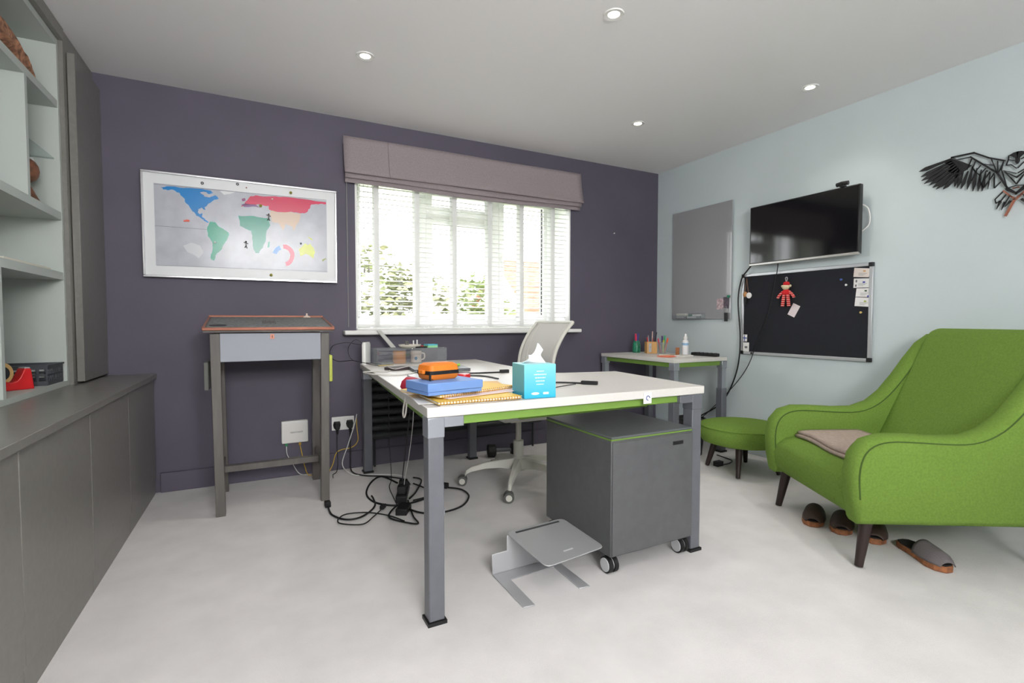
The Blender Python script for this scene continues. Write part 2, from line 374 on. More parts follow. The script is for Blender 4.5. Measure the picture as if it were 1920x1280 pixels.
# tape dispenser
td = thing('tape_dispenser', 'red desktop tape dispenser with a roll of tan tape beside the black basket', 'dispenser', (-.862, 2.80, .735), R(-50)); td.scale = (.8, .62, .82)
red = mat('red_plastic', (205, 28, 34), .3)
B().prism([(-.16, 0), (.07, 0), (.055, .105), (.02, .108), (-.005, .065), (-.02, .048), (-.05, .04), (-.09, .05), (-.12, .075), (-.16, .08)], -.035, .035, 'x').build('body', red, td, bev=.006, seg=3)
B().b2(-.03, .03, .022, .05, .107, .112).build('cutter', alu, td)
tp = mat('tan_tape', (205, 165, 105), .4)
b = B(); N = 32
ring = lambda r, x: [(x, -.085 + r * math.cos(2 * math.pi * i / N), .088 + r * math.sin(2 * math.pi * i / N)) for i in range(N)]
b.loft([ring(.034, -.024), ring(.052, -.024), ring(.052, .024), ring(.034, .024), ring(.034, -.024)], caps=False).build('tape_roll', tp, td, smooth=True)
B().cyl((-.026, -.085, .088), (.026, -.085, .088), .033, n=24).build('hub', black_pl, td, smooth=True)
# basket
bs = thing('storage_basket', 'low dark grey perforated plastic basket behind the tape dispenser', 'basket', uw(-.40, -.602, .735), UR)
bk_m = mat('basket_plastic', (66, 70, 76), .5)
hx, hy, hh = .125, .095, .085
B().b2(-hx, hx, -hy, hy, 0, .004).build('base', bk_m, bs)
for nm, horizontal in (('front', 1), ('side', 0)):
    for sgn in (-1, 1):
        f = B(); L = hx if horizontal else hy; P = (hy if horizontal else hx) * sgn
        def bar(a, b, z0, z1):
            if horizontal: f.b2(a, b, P - .002, P + .002, z0, z1)
            else: f.b2(P - .002, P + .002, a, b, z0, z1)
        bar(-L, L, .004, .02); bar(-L, L, .043, .05); bar(-L, L, .072, hh)
        nb = 8
        for i in range(nb + 1): a = -L + 2 * L * i / nb; bar(max(a - .004, -L), min(a + .004, L), .02, .072)
        f.build('lattice_wall', bk_m, bs)
rm = B()
for sgn in (-1, 1): rm.b2(-hx - .006, hx + .006, sgn * hy - .006, sgn * hy + .006, hh, hh + .006).b2(sgn * hx - .006, sgn * hx + .006, -hy, hy, hh, hh + .006)
rm.build('rim', bk_m, bs)

# ------------------------------------------------------------------ world map board (hung leaning slightly forward)
MC = Vector((-.007, 3.566, 1.582))
mp_ = thing('world_map_board', 'framed magnetic world map with coloured continents on the purple wall', 'map', MC); mp_.rotation_euler = (R(1.0), 0, 0)
MINV = Matrix.LocRotScale(MC, mp_.rotation_euler, None).inverted()
def mpt(cx, cy, off):      # crop pixel of the photo -> board-local point
    q = onY(250 + cx / 4.8, 300 + cy / 4.8, 3.57); return Vector((q.x - MC.x, off, q.z - MC.z))
W2, H2 = .534, .305
glossy_white = mat('map_mount', (226, 228, 230), .35)
B().b2(-W2 + .01, W2 - .01, -.002, .014, -H2 + .01, H2 - .01).build('mount', glossy_white, mp_)
chrome = mat('chrome_frame', (215, 215, 218), .18, metal=.9)
for a in ((-W2, W2, H2 - .012, H2), (-W2, W2, -H2, -H2 + .012), (-W2, -W2 + .012, -H2 + .012, H2 - .012), (W2 - .012, W2, -H2 + .012, H2 - .012)):
    B().b2(a[0], a[1], -.012, .014, a[2], a[3]).build('frame_rail', chrome, mp_, bev=.002)
sea = mat('map_sea', (186, 189, 198), .2, var=.05, vscale=9, spec=.3)
B().b2(-.472, .471, -.0035, -.0022, -.236, .236).build('print_sheet', sea, mp_)
def flat(name, pts, col, off=-.0042, th=.0005, parent=mp_):
    m = mat('print_%d_%d_%d' % tuple(col), col, .2, spec=.3)
    if name in ('continent', 'island', 'polar_inset'):      # ragged coastline
        rnd = random.Random(int(pts[0][0])); amp = 6 if name == 'continent' else 3
        for _ in range(2):
            q = []
            for i, a in enumerate(pts):
                c = pts[(i + 1) % len(pts)]; L = math.hypot(c[0] - a[0], c[1] - a[1]); k = min(amp, L * .16)
                q += [a] if L < 8 else [a, ((a[0] + c[0]) / 2 + rnd.uniform(-k, k), (a[1] + c[1]) / 2 + rnd.uniform(-k, k))]
            pts = q; amp *= .6
    b = B(); b.loft([[mpt(x, y, off) for x, y in pts], [mpt(x, y, off + th) for x, y in pts]])
    return b.build(name, m, parent)
blue, teal, rose, lime = (28, 132, 205), (26, 160, 132), (214, 62, 96), (196, 204, 48)
flat('continent', [(250, 245), (300, 240), (450, 255), (600, 262), (700, 280), (720, 300), (690, 310), (655, 290), (600, 295), (640, 330), (690, 340), (740, 320), (770, 350), (725, 365), (690, 390), (665, 410), (640, 430), (650, 455), (615, 430), (585, 445), (580, 470), (600, 490), (625, 480), (618, 505), (645, 530), (685, 562), (650, 555), (610, 525), (570, 505), (535, 465), (500, 410), (470, 385), (450, 340), (420, 300), (370, 275), (320, 275), (270, 270)], blue)
flat('continent', [(690, 555), (735, 560), (790, 610), (860, 655), (855, 690), (835, 730), (800, 790), (770, 830), (740, 860), (728, 908), (700, 895), (705, 840), (715, 780), (705, 730), (670, 680), (665, 620), (680, 580)], teal)
flat('continent', [(1005, 385), (1050, 330), (1100, 320), (1240, 330), (1400, 338), (1560, 358), (1730, 382), (1733, 400), (1660, 402), (1600, 402), (1590, 435), (1560, 472), (1510, 482), (1420, 467), (1300, 470), (1225, 450), (1215, 415), (1120, 400), (1060, 405), (1000, 415), (968, 420)], rose)
flat('continent', [(1235, 456), (1300, 474), (1420, 471), (1505, 486), (1490, 560), (1440, 640), (1425, 600), (1370, 575), (1345, 640), (1310, 570), (1250, 560), (1225, 500)], (214, 190, 170))  # southern Asia: glare on the glossy print is painted into this pale colour
flat('continent', [(945, 502), (1080, 505), (1222, 525), (1232, 590), (1200, 640), (1190, 730), (1165, 790), (1130, 838), (1100, 835), (1075, 770), (1070, 700), (1060, 640), (960, 592)], (38, 148, 128))
flat('continent', [(1490, 800), (1540, 750), (1570, 765), (1590, 752), (1635, 830), (1622, 886), (1585, 858), (1540, 845), (1500, 862)], lime)
flat('island', [(775, 282), (860, 288), (920, 292), (880, 305), (820, 318)], (226, 228, 230))
flat('island', [(1205, 790), (1212, 740), (1228, 735), (1222, 785)], teal)
flat('island', [(1568, 692), (1590, 700), (1618, 724), (1600, 720)], lime)
flat('island', [(1695, 900), (1728, 880), (1735, 890), (1705, 915)], (150, 158, 80))
flat('island', [(450, 770), (520, 745), (600, 770), (632, 830), (590, 885), (540, 850), (490, 830)], (206, 208, 212))
flat('island', [(975, 350), (1005, 345), (1010, 365), (985, 375)], (150, 90, 130))
flat('island', [(970, 400), (1010, 392), (1100, 405), (1130, 430), (1080, 420), (1000, 425)], (140, 100, 150))
def arc(cx, cy, r0, r1, a0, a1, n=14):
    o = [(cx + r0 * math.cos(R(a0 + (a1 - a0) * i / n)), cy + r0 * math.sin(R(a0 + (a1 - a0) * i / n))) for i in range(n + 1)]
    return o + [(cx + r1 * math.cos(R(a1 - (a1 - a0) * i / n)), cy + r1 * math.sin(R(a1 - (a1 - a0) * i / n))) for i in range(n + 1)]
flat('polar_inset', arc(1350, 860, 100, 62, -92, 75), rose)
flat('polar_inset', arc(1345, 860, 95, 55, -255 + 90, -108), blue)
for (x0, y0, x1, y1) in ((195, 590, 665, 625), (210, 945, 1745, 1000), (188, 218, 950, 290), (950, 290, 1735, 362)):
    flat('grid_line', [(x0, y0), (x1, y1), (x1, y1 + 3), (x0, y0 + 3)], (120, 122, 130))
# magnets stuck to the board
def magnet(cx, cy, col, r, label, shape='ball'):
    q = mp_.matrix_basis @ mpt(cx, cy, -.0045) if False else Matrix.LocRotScale(MC, mp_.rotation_euler, None) @ mpt(cx, cy, -.005)
    m = mat('magnet_%d_%d_%d' % tuple(col), col, .35)
    b = B()
    if shape == 'ball': b.ball((0, -r * .8, 0), r, 12, 8)
    elif shape == 'man':
        b.box((0, -.004, .004), (.007, .004, .02)).tube([(0, -.004, .012), (.012, -.004, .008)], .0022, 6).tube([(0, -.004, .012), (-.013, -.004, .016)], .0022, 6).tube([(0, -.004, -.005), (.006, -.004, -.02)], .0025, 6).tube([(0, -.004, -.005), (-.008, -.004, -.018)], .0025, 6).ball((0, -.005, .02), .005, 8, 6)
    elif shape == 'ring':
        b.tube([(r * math.cos(i * .4488), -.003, r * math.sin(i * .4488)) for i in range(14)], .0025, 6, closed=True)
    elif shape == 'fish':
        b.prism([(-.014, 0), (-.004, .006), (.008, .006), (.014, 0), (.008, -.006), (-.004, -.006), (-.018, -.007), (-.018, .007)], -.005, -.001, 'y')
    o = b.build('magnet', m, smooth=True); o.location = q; tag(o, label, 'magnet'); return o
ym = (150, 146, 52)
magnet(1415, 300, ym, .009, 'olive ball magnet on the white border above the red continent')
magnet(1145, 416, ym, .009, 'olive ball magnet over eastern Europe on the map')
magnet(1240, 1035, ym, .009, 'olive ball magnet on the lower white border of the map')
magnet(737, 742, (232, 232, 230), .006, 'white ball magnet on the green South American continent')
magnet(1250, 355, (232, 225, 215), .005, 'tiny pale magnet on the red northern continent')
magnet(487, 548, (226, 74, 40), .01, 'orange fish magnet in the pale ocean of the map', 'fish')
magnet(1015, 765, (36, 34, 40), .01, 'black running man magnet left of Africa on the map', 'man')
magnet(1218, 520, (60, 44, 44), .01, 'dark little man magnet above the Arabian sea on the map', 'man')
magnet(622, 213, (40, 38, 44), .006, 'small black ring magnet on the upper border over North America', 'ring')
magnet(938, 222, (60, 60, 66), .006, 'small grey ring magnet with a pin beside it on the upper border', 'ring')
magnet(1018, 254, (190, 120, 110), .004, 'tiny pink magnet on the upper border beside the grey ring')
magnet(1507, 753, (50, 60, 80), .004, 'tiny dark ring magnet just above Australia on the map', 'ring')

# ------------------------------------------------------------------ standing desk (old school desk) by the purple wall
sdm = mat('charcoal_wood', (102, 98, 94), .5, var=.08, vscale=25, stretch=(1, 1, .15), bump=.1, bscale=120)
sd = thing('standing_desk', 'tall charcoal wooden school desk with sloping copper-edged lid and lilac front', 'desk', (.105, 3.22, 0))
def leg(b, x0, y0, x1, y1, z0, z1, s):   # square leg, slight splay
    h = s / 2
    b.loft([[(x0 - h, y0 - h, z0), (x0 + h, y0 - h, z0), (x0 + h, y0 + h, z0), (x0 - h, y0 + h, z0)], [(x1 - h, y1 - h, z1), (x1 + h, y1 - h, z1), (x1 + h, y1 + h, z1), (x1 - h, y1 + h, z1)]]); return b
for sx in (-1, 1):
    leg(B(), sx * .258, -.205, sx * .268, -.205, 0, .955, .045).build('leg', sdm, sd, bev=.003)
    leg(B(), sx * .258, .225, sx * .268, .225, 0, .995, .045).build('leg', sdm, sd, bev=.003)
    B().b2(sx * .26 - .012, sx * .26 + .012, -.18, .2, .17, .215).build('side_rail', sdm, sd, bev=.002)
B().b2(-.248, .248, -.02, .02, .175, .21).build('stretcher', sdm, sd, bev=.002)
lilac = mat('lilac_paint', (160, 164, 174), .5)
body = B(); body.prism([(-.215, .81), (.24, .81), (.24, 1.012), (-.215, .957)], -.245, .245, 'x'); body.build('drawer_box', sdm, sd)
B().b2(-.245, .245, -.224, -.2155, .808, .956).build('front_panel', lilac, sd, bev=.002)
lk = B().prism([(-.01, .925), (.01, .925), (.01, .945), (.006, .951), (-.006, .951), (-.01, .945)], -.228, -.2245, 'y').build('lock_plate', copper, sd)
B().b2(-.002, .002, -.2295, -.2275, .931, .944).build('keyhole', black_pl, lk)
A = math.atan2(.061, .5)
def lidM(): return Matrix.Translation((0, -.25, .979)) @ Matrix.Rotation(A, 4, 'X')
def lid(x0, x1, y0, y1, z0, z1, name, m, par=sd, bev=0, seg=2):
    b = B().b2(x0, x1, y0, y1, z0, z1); b.bm.transform(lidM()); return b.build(name, m, par, bev=bev, seg=seg)
ld = lid(-.318, .312, .004, .50, -.018, .006, 'lid', sdm)
slate = mat('patterned_slate', (142, 146, 142), .5, rgb2=(92, 96, 98), vscale=60)
lid(-.302, .296, .02, .485, .006, .008, 'writing_surface', slate, ld)
lid(-.322, .316, -.006, .006, -.007, .009, 'copper_trim', copper, ld, .004)
lid(-.322, -.312, .006, .5, -.006, .010, 'copper_trim', copper, ld, .002)
lid(.306, .316, .006, .5, -.006, .010, 'copper_trim', copper, ld, .002)
lid(-.322, .316, .497, .505, -.004, .016, 'copper_trim', copper, ld, .002)
b = B().cyl((-.255, .09, .008), (-.255, .09, .0095), .04, n=28); b.bm.transform(lidM()); b.build('inkwell_cover', black_pl, ld)
b = B()
for i in range(9): b.box((-.01 + .008 * (i - 4), .23, .0085), (.003, .10 + .03 * (i % 3), .001))
b.bm.transform(lidM()); b.build('motif', mat('motif_brown', (80, 58, 54), .6), ld)
q = Vector((.105, 3.22, 0)) + lidM() @ Vector((.215, .465, .0085))
o = B().lathe([(.022, 0), (.019, .006), (.007, .012), (.005, .018), (.006, .024), (.002, .027)], 20).build('ceramic_knob', mat('cream_ceramic', (238, 220, 208), .3), smooth=True); o.location = q
tag(o, 'small cream ceramic cone on the lid of the tall charcoal desk', 'ornament')
o = B().b2(-.001, .019, -.11, .09, -.155, 0).build('lime_folder', mat('lime_plastic', (208, 218, 96), .45), bev=.006, seg=3); o.location = (.405, 3.2, .822); tag(o, 'lime green folder hanging on the side of the tall charcoal desk', 'folder')
o = B().b2(-.024, -.002, -.10, .10, -.15, 0).build('grey_folder', mat('grey_board', (112, 112, 108), .6), bev=.004); o.location = (-.198, 3.2, .802); tag(o, 'dark grey folder hanging on the side of the tall charcoal desk', 'folder')

# ------------------------------------------------------------------ socket, router, wall cables
sk = thing('wall_socket', 'white double wall socket on the purple wall beside the tall desk', 'socket', (.556, BY, .319))
B().b2(-.0745, .0745, -.012, -.001, -.046, .046).build('face_plate', white_gloss, sk, bev=.003)
for x in (-.018, .018): B().b2(x - .008, x + .008, -.016, -.012, .016, .034).build('switch', white_gloss, sk, bev=.001)
def plug(x, z, label):
    t = thing('mains_plug', label, 'plug', (x, BY - .0125, z))
    B().loft([[(-.02, 0, -.024), (.02, 0, -.024), (.026, 0, 0), (.02, 0, .024), (-.02, 0, .024), (-.026, 0, 0)], [(-.013, -.035, -.03), (.013, -.035, -.03), (.018, -.035, 0), (.012, -.035, .016), (-.012, -.035, .016), (-.018, -.035, 0)]]).build('plug_body', black_rub, t, bev=.003)
    B().cyl((0, -.02, -.024), (0, -.02, -.062), .011, .006, 10).build('strain_relief', black_rub, t, smooth=True); return t
plug(.515, .312, 'black mains plug in the socket, the one nearer the tall desk')
plug(.6, .316, 'black mains plug in the socket, the one nearer the radiator')
ro = thing('network_box', 'white wall-mounted network box under the tall charcoal desk', 'router', (.249, BY - .0005, .293))
B().b2(-.081, .081, -.032, 0, -.073, .075).build('housing', mat('warm_white_plastic', (232, 230, 226), .35), ro, bev=.007, seg=3)
B().b2(-.078, .078, -.034, -.032, .06, .068).build('top_ridge', white_gloss, ro)
text_mesh('lettering', 'openreach', .018, mat('print_grey', (110, 110, 112), .6), ro, Matrix.Translation((.01, -.0325, 0)) @ Matrix.Rotation(R(90), 4, 'X'))
for k, x in enumerate((-.052, .03)): B().b2(x - .007, x + .007, -.024, -.012, -.09, -.073).build('connector', mat('green_clip', (36, 140, 84), .4) if k == 0 else mat('yellow_clip', (190, 150, 40), .4), ro)

def cable(name, label, pts, r, col, n=8, plugs=(), rough=.45):
    m = mat('cable_%d_%d_%d' % tuple(col), col, rough)
    pts = [Vector(q) for q in pts]
    base = Vector((pts[0].x, pts[0].y, min(q.z for q in pts) - r))
    loc = [q - base for q in pts]
    t = thing(name, label, 'cable', base)
    B().tube(catmull(loc, n), r, 7).build('cord', m, t, smooth=True, ang=80)
    for (i, size) in plugs:
        a = loc[i]; d = (loc[i] - loc[i - 1 if i else 1]); d.z = 0; d.normalize()
        M = Matrix.Rotation(math.atan2(d.y, d.x), 4, 'Z')
        B().box(a + d * size[0] * .35 + Vector((0, 0, max(0, size[2] / 2 - a.z))), size, M=M).build('plug', black_rub, t, bev=.003)
    return t
wy = BY - .03
cable('white_cable', 'thin white cable dropping from the green clip of the network box', [(.197, wy + .012, .2), (.2, wy, .15), (.23, wy - .01, .09), (.27, wy - .02, .02), (.33, wy - .03, .004)], .0025, (225, 225, 222))
cable('yellow_cable', 'yellow cable dropping from the network box', [(.279, wy + .012, .2), (.29, wy, .14), (.305, wy - .01, .06), (.33, wy - .04, .005), (.42, wy - .03, .005)], .003, (214, 176, 60))
cable('yellow_cable', 'yellow cable curving down past the wall socket', [tuple(onY(668, 780, wy)), tuple(onY(669, 800, wy)), tuple(onY(671, 825, wy)), tuple(onY(660, 838, wy)), tuple(onY(640, 843, wy)), tuple(onY(630, 850, wy)), tuple(onY(624, 870, wy)), tuple(onY(617, 884, wy))], .0032, (222, 188, 84))
w2 = wy - .025
cable('white_cable', 'white cable running from beside the socket down to the black power strip', [tuple(onY(669, 776, w2)), tuple(onY(664, 798, w2)), tuple(onY(652, 835, w2)), tuple(onY(642, 870, w2)), (.58, 3.42, .006), (.68, 3.35, .006), (.80, 3.30, .006), (.88, 3.2, .006), (.86, 3.0, .008)], .0035, (232, 232, 230))
cable('black_cable', 'thick black mains cable from the socket to the power strip', [(.6, wy + .01, .255), (.6, wy, .18), (.595, wy - .03, .08), (.59, wy - .1, .012), (.64, 3.36, .007), (.76, 3.27, .007), (.86, 3.15, .007), (.86, 3.02, .012)], .0045, (24, 24, 26))
cable('black_cable', 'thin black cable dropping from the socket plug nearer the tall desk', [(.515, wy + .01, .25), (.512, wy, .16), (.515, wy - .01, .06), (.5, wy - .05, .008), (.47, wy - .1, .006), (.46, wy - .17, .006)], .0025, (24, 24, 26))

# ------------------------------------------------------------------ radiator
rad_m = mat('anthracite_radiator', (44, 47, 50), .4)
rd = thing('radiator', 'anthracite horizontal tube radiator under the window behind the desk', 'radiator', (1.4, BY, 0))
for x in (-.64, .64): B().b2(x - .02, x + .02, -.06, -.035, .2, .64).build('header', rad_m, rd, bev=.005)
for i in range(8): B().cyl((-.69, -.085, .225 + i * .055), (.69, -.085, .225 + i * .055), .024, n=14).build('tube', rad_m, rd, smooth=True, ang=50)
B().cyl((-.64, -.05, .2), (-.64, -.05, .0), .008, n=10).cyl((.64, -.05, .2), (.64, -.05, .0), .008, n=10).build('pipe', rad_m, rd, smooth=True)
for x in (-.5, .5): B().b2(x - .015, x + .015, -.062, -.001, .30, .56).build('bracket', rad_m, rd)

# ------------------------------------------------------------------ main L-shaped desk
DZ = .735
dk = thing('corner_desk', 'large white L-shaped desk with grey steel legs and green under-frame', 'desk', (1.1, 2.2, 0))
def dl(x, y): return (x - 1.1, y - 2.2)
outline = [(.508, 1.576), (1.772, 1.566), (1.85, 2.27), (1.56, 2.325)]
cx, cy, rr = 1.565, 2.435, .11
outline += [(cx - rr * math.sin(R(a)), cy - rr * math.cos(R(a))) for a in (15, 35, 55, 75)]
outline += [(1.458, 2.5), (1.475, 3.0), (1.505, 3.485), (.655, 3.485)]
B().prism([dl(*q) for q in outline], DZ - .034, DZ).build('desk_top', desk_white, dk, bev=.003)
def sqleg(x, y, parent, top=.7, s=.055, tele=False):
    x, y = x - parent.location.x, y - parent.location.y
    lg = B().b2(x - s / 2, x + s / 2, y - s / 2, y + s / 2, .012, top).build('leg', steel_grey, parent, bev=.004)
    B().b2(x - s / 2 - .006, x + s / 2 + .006, y - s / 2 - .006, y + s / 2 + .006, 0, .012).build('foot_pad', black_pl, lg)
    return lg
L1 = sqleg(.54, 1.608, dk); L2 = sqleg(1.735, 1.6, dk); L3 = sqleg(.69, 3.44, dk); L4 = sqleg(1.45, 3.43, dk)
def bracket(x, y, dx, dy, par, m, ln=.10):
    x, y = dl(x, y); s = .0295
    b = B().b2(x - s, x + s, y - s, y + s, .632, .7005)
    x1 = x + dx * ln; y1 = y + dy * ln
    if dx: b.b2(min(x, x1), max(x, x1), y - .027, y + .02, .664, .7005)
    if dy: b.b2(x - .02, x + .02, min(y, y1), max(y, y1), .664, .7005)
    return b.build('corner_bracket', m, par, bev=.003)
bracket(.54, 1.608, 1, 0, L1, steel_lt); bracket(1.735, 1.6, -1, 0, L2, steel_grey); bracket(.69, 3.44, 1, 0, L3, steel_lt); bracket(1.45, 3.43, -1, 0, L4, steel_grey)
B().b2(.568 - 1.1, .576 - 1.1, 1.598 - 2.2, 1.612 - 2.2, .36, .385).build('clip', steel_lt, L1, bev=.002)
x0, y0 = dl(.64, 1.59)
B().b2(.64 - 1.1, 1.64 - 1.1, 1.592 - 2.2, 1.622 - 2.2, .668, .7005).build('front_beam', green_metal, dk, bev=.003)
B().prism([(1.68 - 2.2, .70), (1.66 - 2.2, .648), (1.90 - 2.2, .648), (1.92 - 2.2, .70), (1.912 - 2.2, .70), (1.893 - 2.2, .654), (1.667 - 2.2, .654), (1.688 - 2.2, .70)], .90 - 1.1, 1.53 - 1.1, 'x').build('cable_tray', green_metal, dk)
b = B(); p0, p1 = Vector((*dl(.575, 1.66), .678)), Vector((*dl(.71, 3.38), .678)); d = p1 - p0
b.box((p0 + p1) / 2, (.03, d.length, .044), rz=-math.atan2(d.x, d.y)).build('side_beam', green_metal, dk, bev=.003)
b = B(); p0, p1 = Vector((*dl(.62, 1.80), .65)), Vector((*dl(.72, 3.0), .65)); d = p1 - p0
b.box((p0 + p1) / 2, (.09, d.length, .006), rz=-math.atan2(d.x, d.y)).build('side_tray', green_metal, dk)
B().b2(.76 - 1.1, 1.38 - 1.1, 3.425 - 2.2, 3.45 - 2.2, .668, .7005).build('rear_beam', green_metal, dk, bev=.003)
st = B().box((1.443 - 1.1, 1.5665 - 2.2, .704), (.042, .002, .046)).build('sticker', paper, dk); st['label'] = 'small white sticker with a blue mark on the desk edge'
B().tube([(1.445 - 1.1 + .009 * math.cos(i * .7), 1.5653 - 2.2, .704 + .009 * math.sin(i * .7)) for i in range(8)], .0018, 5).build('blue_mark', mat('blue_ink', (60, 80, 150), .6), st)

# mobile pedestal
ped_m = mat('pedestal_steel', (90, 91, 93), .38, var=.03, vscale=30, bump=.05, bscale=400)
pd = thing('mobile_pedestal', 'dark grey mobile pedestal on castors under the white desk', 'drawer unit', (1.475, 1.805, 0))
B().b2(-.222, .222, -.245, .245, .078, .545).build('body', ped_m, pd, bev=.004)
fp = B().b2(-.218, .218, -.2515, -.2455, .086, .540).build('front_panel', ped_m, pd, bev=.002)
B().b2(.10, .158, -.2535, -.2515, .497, .512).build('label_plate', black_pl, fp)
B().b2(-.22, .22, -.243, .243, .5455, .5515).build('green_band', green_metal, pd)
B().b2(-.222, .222, -.247, .245, .552, .562).build('lid', mat('pedestal_lid', (92, 96, 98), .3), pd, bev=.003)
hubm = mat('castor_hub', (196, 198, 200), .4)
for sx in (-1, 1):
    for sy in (-1, 1):
        x, y = sx * .195, sy * .205
        c = B().cyl((x - .022, y, .034), (x - .004, y, .034), .034, n=24).cyl((x + .004, y, .034), (x + .022, y, .034), .034, n=24).build('castor', black_rub, pd, smooth=True)
        B().cyl((x - .026, y, .034), (x + .026, y, .034), .027, n=24).build('castor_hub', hubm, c, smooth=True)
        B().cyl((x, y, .03), (x, y + .0, .0785), .007, n=10).build('castor_stem', steel_lt, c)

# laptop riser on the carpet
lr = thing('laptop_riser', 'silver aluminium laptop riser standing on the carpet in front of the pedestal', 'laptop stand', (1.03, 1.68, 0))
def rl(x, y, z=0): return Vector((x - 1.03, y - 1.68, z))
def slab(name, pts, th, bev=.002, m=alu, par=lr):
    pts = [Vector(q) for q in pts]; nrm = (pts[1] - pts[0]).cross(pts[-1] - pts[0]).normalized() * th
    return B().loft([pts, [q + nrm for q in pts]]).build(name, m, par, bev=bev)
bl, br_, bh = rl(.842, 1.775), rl(1.135, 1.795), .004
slab('base_plate', [rl(.842, 1.79, .001), rl(.842, 1.53, .001), rl(.888, 1.525, .001), rl(.892, 1.725, .001), rl(1.098, 1.735, .001), rl(1.094, 1.545, .001), rl(1.14, 1.54, .001), rl(1.14, 1.80, .001)], .004)
slab('upright', [rl(.842, 1.79, .005), rl(1.14, 1.80, .005), rl(1.145, 1.806, .085), rl(1.105, 1.808, .085), rl(1.107, 1.812, .145), rl(.915, 1.806, .145), rl(.913, 1.802, .085), rl(.842, 1.796, .085)], .004)
pts = []
cor = [rl(.915, 1.815, .150), rl(.932, 1.52, .130), rl(1.222, 1.556, .130), rl(1.205, 1.835, .150)]
for i in range(4):
    a, c, b_ = cor[i - 1], cor[i], cor[(i + 1) % 4]; rr = .03
    d0 = (a - c).normalized() * rr; d1_ = (b_ - c).normalized() * rr
    for s in range(5):
        t_ = s / 4; pts.append(c + d0 * (1 - t_) ** 2 + d1_ * t_ ** 2)
tp_ = slab('platform', pts, .004)
ins = lambda u, v, h=.0047: cor[0].lerp(cor[3], u).lerp(cor[1].lerp(cor[2], u), v) + Vector((0, 0, h))
B().loft([[ins(.12, .06), ins(.88, .06), ins(.88, .1), ins(.12, .1)], [ins(.12, .06, .0055), ins(.88, .06, .0055), ins(.88, .1, .0055), ins(.12, .1, .0055)]]).build('slot', mat('slot_shadow', (70, 72, 74), .6), tp_)
for i in range(6):
    u = .42 + i * .027
    B().loft([[ins(u, .80), ins(u + .02, .80), ins(u + .02, .825), ins(u, .825)], [ins(u, .80, .0053), ins(u + .02, .80, .0053), ins(u + .02, .825, .0053), ins(u, .825, .0053)]]).build('emblem_mark', mat('pale_engraving', (235, 235, 236), .5), tp_)

# ------------------------------------------------------------------ office chair
och = thing('office_chair', 'pale grey mesh-back swivel chair tucked behind the white desk', 'office chair', (1.491, 2.776, 0), R(-90))
ch_m = mat('chair_grey', (206, 205, 196), .45); mesh_m = mat('chair_mesh', (204, 203, 198), .8, bump=.6, bscale=900)
for k in range(5):
    a = R(251 + 72 * k); dx, dy = math.cos(a), math.sin(a); nx, ny = -dy, dx
    loops = []
    for rr, zc, w_, h_ in ((.03, .125, .028, .035), (.12, .128, .026, .024), (.22, .118, .021, .018), (.30, .098, .016, .015), (.332, .08, .013, .013), (.338, .058, .011, .008)):
        loops.append([(dx * rr + nx * w_, dy * rr + ny * w_, zc - h_), (dx * rr + nx * w_ * .6, dy * rr + ny * w_ * .6, zc + h_), (dx * rr - nx * w_ * .6, dy * rr - ny * w_ * .6, zc + h_), (dx * rr - nx * w_, dy * rr - ny * w_, zc - h_)])
    sl = B().loft(loops).build('star_leg', ch_m, och, bev=.004)
    cx, cy = dx * .354, dy * .354
    nx, ny = (-.9, .436) if k in (0, 1) else (nx, ny)
    wh = B()
    for s in (-1, 1): wh.cyl((cx + nx * .004 * s, cy + ny * .004 * s, .03), (cx + nx * .026 * s, cy + ny * .026 * s, .03), .030, n=20)
    wo = wh.build('castor', mat('castor_grey', (92, 92, 90), .5), sl, smooth=True)
    B().cyl((cx - nx * .030, cy - ny * .030, .03), (cx + nx * .030, cy + ny * .030, .03), .018, n=16).build('castor_hub', ch_m, wo, smooth=True)
B().cyl((0, 0, .085), (0, 0, .17), .045, .036, 20).cyl((0, 0, .17), (0, 0, .27), .032, n=20).build('hub_sleeve', ch_m, och, smooth=True)
B().cyl((0, 0, .265), (0, 0, .41), .018, n=16).build('gas_column', mat('column_grey', (190, 188, 180), .3, .3), och, smooth=True)
B().b2(-.09, .09, -.10, .16, .40, .435).build('seat_mechanism', ch_m, och, bev=.01)
B().b2(-.235, .235, -.22, .20, .435, .49).build('seat', mesh_m, och, bev=.025, seg=4)
def back(u, v, off=0):
    w_ = .445 - .02 * v - .03 * (1 - v) ** 2; x = (u - .5) * w_
    ctl = [(.20, .47), (.155, .62), (.162, .80), (.215, .925), (.285, 1.012)]
    q = v * 4; i = min(int(q), 3); t_ = q - i
    g = lambda j: Vector(ctl[min(max(j, 0), 4)])
    p_ = .5 * (2 * g(i) + (g(i + 1) - g(i - 1)) * t_ + (2 * g(i - 1) - 5 * g(i) + 4 * g(i + 1) - g(i + 2)) * t_ ** 2 + (3 * g(i) - g(i - 1) - 3 * g(i + 1) + g(i + 2)) * t_ ** 3)
    cv = (2 * u - 1) ** 2
    return Vector((x, p_.x - .045 * cv * (1 - .5 * v) + off, p_.y))
B().grid(lambda u, v: back(u, v), 14, 20).build('backrest_mesh', mesh_m, och, smooth=True, solid=.005)
per = [back(0, v / 12) for v in range(12)] + [back(u / 6, 1) for u in range(7)] + [back(1, 1 - v / 12) for v in range(1, 13)] + [back(1 - u / 6, 0) for u in range(1, 6)]
B().tube(catmull(per, 3, True), .011, 8, closed=True).build('backrest_frame', ch_m, och, smooth=True, ang=80)
for u0, u1 in ((.22, .10), (.78, .90)):
    B().tube([back(u0 + (u1 - u0) * v / 10, v / 10, -.004) for v in range(11)], .0025, 6).build('mesh_seam', ch_m, och, smooth=True)
